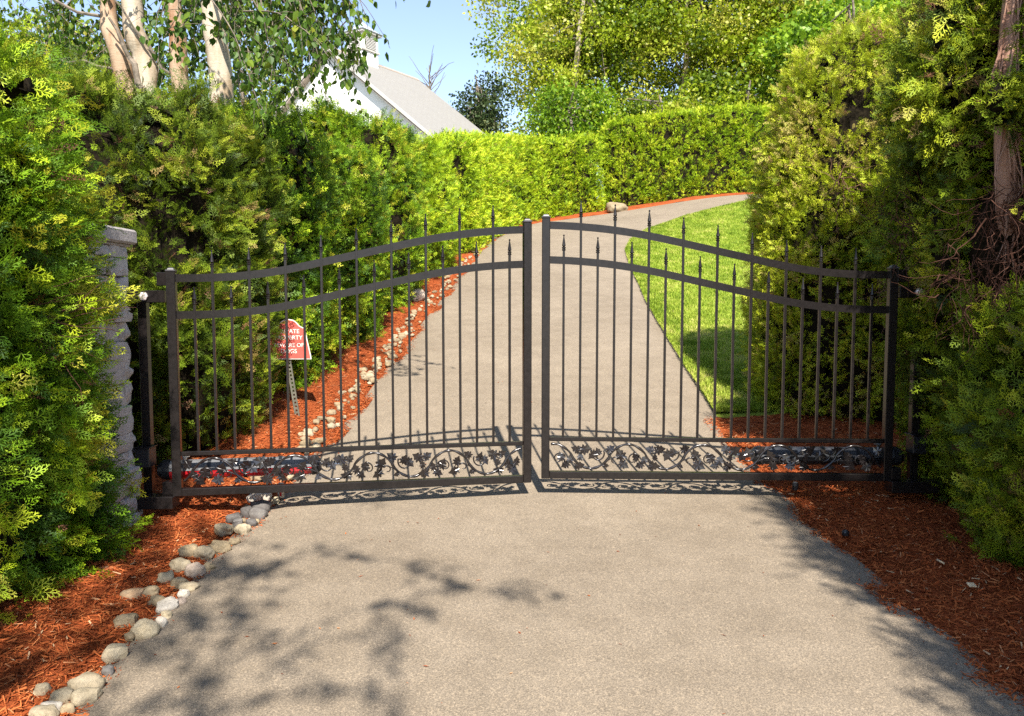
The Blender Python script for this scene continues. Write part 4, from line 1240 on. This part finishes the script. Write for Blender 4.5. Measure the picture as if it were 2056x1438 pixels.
birch("birch with smooth cream trunk and torn bark flap, second from the clump's left", [(-3.75, 8.9, zb(-3.75, 8.9)), (-3.80, 8.75, 2.6), (-3.86, 8.6, 4.0), (-3.96, 8.55, 4.5), (-4.1, 8.5, 7.5)], [.16, .14, .115, .10, .06], 'birch_white', S2, 73,
      limbs=[((-3.84, 8.5, 3.75), (-4.14, 8.42, 4.5), .06)])
S1 = rand_starts(44, (-6.8, 7.8, 4.2), (-4.5, 9.8, 5.4), (-.7, -.6, -.5), (.5, .4, .2), .7, 1.5, 64)
birch("birch with a slanting grey-brown trunk, leftmost of the clump", [(-3.95, 9.0, zb(-3.95, 9.0)), (-4.0, 8.9, 2.8), (-4.16, 8.75, 3.95), (-4.30, 8.7, 4.7), (-4.6, 8.6, 7.5)], [.14, .12, .10, .09, .05], 'birch_brown', S1, 74,
      limbs=[((-4.16, 8.7, 4.0), (-5.0, 8.6, 4.2), .025), ((-4.3, 8.7, 4.6), (-6.0, 8.5, 5.0), .03)])
# the tree above the photographer, whose branches dapple the near driveway
S5 = rand_starts(38, (-1.65, -2.7, 5.2), (.4, -.2, 6.0), (-.5, -.5, -.4), (.6, .5, .1), .7, 1.3, 65)
S5 += rand_starts(30, (-2.7, -1.8, 5.3), (-1.0, -.2, 6.1), (-.5, -.5, -.4), (.6, .5, .1), .7, 1.3, 66)
birch("birch standing behind the viewer whose branches dapple the near driveway with shade", [(-3.4, -4.2, -.4), (-3.3, -4.1, 2), (-3.2, -3.9, 6), (-3.2, -3.8, 9)], [.17, .15, .12, .06], 'birch_white', S5, 75,
      limbs=[((-3.2, -3.9, 5.0), (-.3, -1.4, 5.9), .05), ((-3.2, -3.9, 5.4), (-1.3, -.7, 6.0), .04)])

# ------------------------------------------------------------------ background trees
def leaf_cards(pos, size, r, tint):
    n = len(pos)
    d = unit(r.normal(0, 1, (n, 3)) + np.array([0, -.2, -.25]))
    R = frames(d, r)
    K = np.array([[0, 0, 0], [.45, .34, .10], [1, 0, -.08], [.45, -.34, .10]])
    s = size * r.uniform(.6, 1.3, n)
    G = np.einsum('nij,vj->nvi', R, K) * s[:, None, None] + pos[:, None]
    return G.reshape(-1, 3), np.repeat(tint, 4), np.tile([.5, .8, 1, .8], n)

def broad_tree(name, label, base, ctr, rad, m, seed, ncl=230, per=70, size=.2, csp=.42, trunk_r=.2, grp="trees behind the far hedge", bark='bark_dark', open_=.75, bias=0):
    r = np.random.default_rng(seed)
    base = np.array([base[0], base[1], float(gz(base[0], base[1])) - .1])
    ctr, rad = np.asarray(ctr, float), np.asarray(rad, float)
    t = thing(name, label, "tree", base, 0, grp)
    # lobes -> clusters on their shells -> leaves
    nl = max(6, ncl // 14)
    lob = ctr + unit(r.normal(0, 1, (nl, 3))) * (r.random((nl, 1)) ** .45) * rad * .72
    lr = r.uniform(.28, .46, nl)
    k = r.integers(0, nl, ncl)
    cl = lob[k] + unit(r.normal(0, 1, (ncl, 3)) + np.array([0, -.25, .25])) * (lr[k][:, None]) * rad * r.uniform(.75, 1.05, (ncl, 1))
    kk = np.repeat(np.arange(ncl), r.poisson(per, ncl))
    spread = csp * r.uniform(.6, 1.3, (ncl, 3))[kk] * np.array([1.2, 1.2, .62])
    pos = cl[kk] + np.clip(r.normal(0, 1, (len(kk), 3)), -2, 2) * spread
    tint = np.clip(.5 + bias + r.normal(0, .24, ncl)[kk] + .6 * (vn(pos, .45, seed) - .5) + r.normal(0, .12, len(kk)), 0, .98)
    foliage("crown", [leaf_cards(pos, size, r, tint)], M[m], t, base)
    mb = MB()
    top = ctr + [0, -rad[1] * open_, rad[2] * .75]
    tp0 = np.array([base + (top - base) * s + np.r_[r.normal(0, .12, 2), 0] * (s > 0) for s in np.linspace(0, 1, 9)])
    mb.tube(tp0 - base, np.linspace(trunk_r, .03, 9), 8)
    lb = MB()
    for j in range(min(ncl, 40)):
        s = r.uniform(.35, .95); q_ = base + (top - base) * s
        e = cl[j]
        mid = (q_ + e) / 2 + r.normal(0, .2, 3) + [0, 0, .15]
        lb.tube(np.array([q_, mid, e]) - base, [.030, .02, .008], 5, False)
    mb.build("trunk", M[bark], t)
    lb.build("limbs", M['bark_dark'], t)
    return t
TG = "trees behind the far hedge"
broad_tree("alder_tree", "tall yellow-green alder nearest the sky gap, left of the tree row behind the hedge", (2.6, 37), (3.0, 36.5, 13.2), (4.6, 4.0, 6.2), 'broad', 201, 360, 125, .168, bias=.18, bark='birch_white')
broad_tree("alder_tree", "tall dense alder of the tree row, over the seam of the two far hedges", (7.6, 38), (7.4, 37.5, 14.0), (4.4, 4.0, 6.8), 'broad', 202, 360, 125, .168, bias=.25, bark='birch_white')
broad_tree("alder_tree", "sunlit alder right of the middle of the tree row, over the right far hedge", (11.6, 37), (11.4, 36.5, 13.5), (4.0, 3.6, 6.6), 'broad', 203, 330, 125, .168, bias=.25, bark='birch_white')
broad_tree("maple_tree", "bright green maple just above the dome-topped arborvitae on the right", (12.6, 32.5), (12.6, 32.5, 10.6), (3.4, 2.8, 3.6), 'maple', 204, 240, 70, .22)
broad_tree("maple_tree", "vivid green low maple filling the gap over the right far hedge's end", (16.5, 35), (16.3, 34.5, 12.5), (4.2, 3.4, 5.5), 'maple', 205, 240, 70, .24)
broad_tree("maple_tree", "low bright green bushy maple peeking over the bend of the far hedge", (2.1, 31.2), (2.2, 31.2, 7.9), (2.2, 1.5, 1.7), 'maple', 206, 150, 80, .14, .32, .12)
broad_tree("alder_tree", "dark shrubby alder low behind the seam of the two far hedges", (5.6, 32), (5.6, 32, 7.9), (2.6, 1.6, 1.9), 'broad', 207, 200, 90, .15, .34, .12, bias=-.16)
broad_tree("alder_tree", "darker-leaved shrubby alder filling the gap under the tallest alders, right of the low maple", (9.0, 33), (9.2, 33, 8.3), (3.0, 1.6, 2.4), 'broad', 212, 220, 90, .17, .36, .12, bias=-.08)  # understory tree with a darker leaf tint
broad_tree("pear_tree", "slim dark-leaved tree standing alone between the barn roof and the alders", (-1.5, 34.5), (-1.5, 34.5, 9.1), (1.15, 1.0, 2.6), 'dark_tree', 208, 130, 48, .14, .26, .06, open_=0)
# bare sapling over the barn roof
sp = (-3.7, 36.5, float(gz(-3.7, 36.5)) - .1)
st_ = thing("bare_sapling", "thin leafless sapling showing over the barn roof's ridge end", "tree", sp)
mb = MB(); r = np.random.default_rng(14)
mb.tube([(0, 0, 0), (.05, 0, 3), (0, 0, 6.5)], [.09, .06, .02], 6); mb.build("trunk", M['bark_dark'], st_)
mb = MB()
for i in range(26):
    z_ = r.uniform(3.0, 6.2); v = unit(np.array([r.normal(0, .5), r.normal(0, .5), 1.0]))
    pts = [np.array([0, 0, z_])]
    for k in range(5):
        v = unit(v + r.normal(0, .15, 3)); pts.append(pts[-1] + v * r.uniform(.2, .34))
    mb.tube(pts, np.linspace(.022, .008, 6), 4, False)
mb.build("twigs", M['bark_dark'], st_)
# far-left trees seen through the birches
broad_tree("alder_tree", "distant green tree behind the birch clump at the left", (-17, 33), (-17, 33, 9.5), (5.0, 3, 4.6), 'broad', 210, 200, 45, .22, .5, bias=-.1)
broad_tree("alder_tree", "distant thin tree seen between the birch trunks", (-11.5, 36), (-11.5, 36, 9.6), (3.2, 2.5, 4.0), 'broad', 211, 120, 40, .2, .45, bias=-.05)

# ------------------------------------------------------------------ white barn with cupola
K = 30 / 25.
rd = unit(np.array([.63, 1.0])); gd = np.array([rd[1], -rd[0]])       # ridge direction, downslope (plan)
RA = np.array([-5.7 * K, 25 * K]); RZ = 1.62 + (7.72) * K
hb = (RA[0], RA[1], float(gz(*RA)) - .1)
barn = thing("white_barn", "white barn with a pale shingled roof and louvered cupola behind the left hedge", "building", hb)
LEN = 4.45 * K; RUN = 3.52 * 1.18 * K * 1.12; SLOPE = .765
def hp(s, t, z):
    """s along the ridge, t downslope (plan, + = right), z absolute"""
    p = RA + rd * s + gd * t
    return (p[0] - hb[0], p[1] - hb[1], z - hb[2])
def slab(name, s0, s1, t0, t1, top, th, m, uv=False):
    V = [hp(s, t, top(t) - d) for d in (0, th) for s in (s0, s1) for t in (t0, t1)]
    F = [(0, 2, 3, 1), (4, 5, 7, 6), (0, 1, 5, 4), (2, 6, 7, 3), (0, 4, 6, 2), (1, 3, 7, 5)]
    mb = MB(); mb.add(V, F); o = mb.build(name, m, barn)
    uvl = o.data.uv_layers.new(name="UVMap")
    st = [(s, t * 1.26) for d in (0, th) for s in (s0, s1) for t in (t0, t1)]
    for lp in o.data.loops:
        uvl.data[lp.index].uv = st[lp.vertex_index]
    return o
topf = lambda t: RZ - abs(t) * SLOPE
slab("roof", 0, LEN, 0, RUN, topf, .16, M['shingle'])
slab("roof", 0, LEN, -RUN, 0, topf, .16, M['shingle'])
# rake fascia boards
for sg2 in (1, -1):
    mb = MB()
    a, b = (0, sg2 * RUN)
    V = [hp(s, t, topf(t) - d) for s in (-.035, -.004) for t in (a, b) for d in (-.01, .12)]
    mb.add(V, [(0, 1, 3, 2), (4, 6, 7, 5), (0, 2, 6, 4), (1, 5, 7, 3), (0, 4, 5, 1), (2, 3, 7, 6)])
    mb.build("fascia", M['trim'], barn)
# soffit boards with joints
for sg2 in (1, -1):
    mb = MB(); n = 12
    for k in range(n):
        a, b = sg2 * RUN * (k + .012) / n, sg2 * RUN * (k + .988) / n
        V = [hp(s, t, topf(t) - d) for s in (.0, .28) for t in (a, b) for d in (.165, .20)]
        mb.add(V, [(0, 1, 3, 2), (4, 6, 7, 5), (0, 2, 6, 4), (1, 5, 7, 3), (0, 4, 5, 1), (2, 3, 7, 6)])
    mb.build("soffit", M['soffit'], barn)
# gable wall and body
mb = MB()
W = RUN - .45
zb0 = hb[2]
def gable(s): return [hp(s, -W, zb0), hp(s, W, zb0), hp(s, W, topf(W) - .2), hp(s, 0, RZ - .2), hp(s, -W, topf(W) - .2)]
mb.add(gable(.26) + gable(LEN - .4), [(0, 1, 2, 3, 4), (9, 8, 7, 6, 5), (0, 5, 6, 1), (1, 6, 7, 2), (2, 7, 8, 3), (3, 8, 9, 4), (4, 9, 5, 0)])
mb.build("wall", M['white'], barn)
mb = MB()
for k in range(15):
    s = LEN * (k + .04) / 15
    s1 = LEN * (k + .96) / 15
    V = [hp(a, t, RZ + .035 - abs(t) * SLOPE - d) for a in (s, s1) for t in (-.14, 0, .14) for d in (0, .03)]
    mb.add(V, [(0, 2, 8, 6), (2, 4, 10, 8), (0, 1, 3, 2), (2, 3, 5, 4), (6, 8, 9, 7), (8, 10, 11, 9), (0, 6, 7, 1), (4, 5, 11, 10)])
mb.build("ridge_cap", M['soffit'], barn)
# cupola
cs = 1.62 * K; CW = .36 * K
cup = link("cupola", None, barn)
def cbox(x0, x1, y0, y1, z0, z1, nm, m, par):
    V = [hp(cs + a, b, z) for z in (z0, z1) for a, b in ((x0, y0), (x1, y0), (x1, y1), (x0, y1))]
    mb = MB(); mb.add(V, [(3, 2, 1, 0), (4, 5, 6, 7), (0, 1, 5, 4), (1, 2, 6, 5), (2, 3, 7, 6), (3, 0, 4, 7)])
    return mb.build(nm, m, par)
bpy.data.objects.remove(cup)
zc0 = RZ - .45; zc1 = RZ + .70 * K
cu_ = cbox(-CW, CW, -CW, CW, zc0, zc1, "cupola", M['white'], barn)
cbox(-CW - .05, CW + .05, -CW - .05, CW + .05, RZ + .16 * K, RZ + .21 * K, "cupola_sill", M['trim'], cu_)
cbox(-CW - .12, CW + .12, -CW - .12, CW + .12, zc1, zc1 + .09, "cupola_cornice", M['trim'], cu_)
lz0, lz1 = RZ + .25 * K, zc1 - .10
for (ax, sgn) in (('t', 1), ('s', -1)):
    q_ = CW * .66
    if ax == 't':
        cbox(-q_, q_, sgn * CW, sgn * CW + .012, lz0, lz1, "louver_shade_panel", M['slot'], cu_)
    else:
        cbox(sgn * CW - .012, sgn * CW, -q_, q_, lz0, lz1, "louver_shade_panel", M['slot'], cu_)
    mb = MB()
    for k in range(8):
        z0 = lz0 + (lz1 - lz0) * (k + .12) / 8; z1 = z0 + (lz1 - lz0) / 8 * .6
        if ax == 't':
            V = [hp(cs + a, CW + b, z) for z, b in ((z0, .045), (z1, .016)) for a in (-q_, q_)]
        else:
            V = [hp(cs - CW - b, a, z) for z, b in ((z0, .045), (z1, .016)) for a in (-q_, q_)]
        mb.add(V + [(v[0], v[1], v[2] - .012) for v in V], [(0, 1, 3, 2), (4, 6, 7, 5), (0, 4, 5, 1), (2, 3, 7, 6)])
    mb.build("louver", M['louver'], cu_)
mb = MB()
E_ = CW + .16; zr = zc1 + .09
rings = [(E_, zr), (E_ * .72, zr + .10), (E_ * .42, zr + .25), (E_ * .04, zr + .46)]
V = [hp(cs + a * e, b * e, z) for e, z in rings for a, b in ((-1, -1), (1, -1), (1, 1), (-1, 1))]
F = [(3, 2, 1, 0), (12, 13, 14, 15)] + [(i * 4 + k, i * 4 + (k + 1) % 4, i * 4 + 4 + (k + 1) % 4, i * 4 + 4 + k) for i in range(3) for k in range(4)]
mb.add(V, F); mb.build("cupola_roof", M['cupola_roof'], cu_)
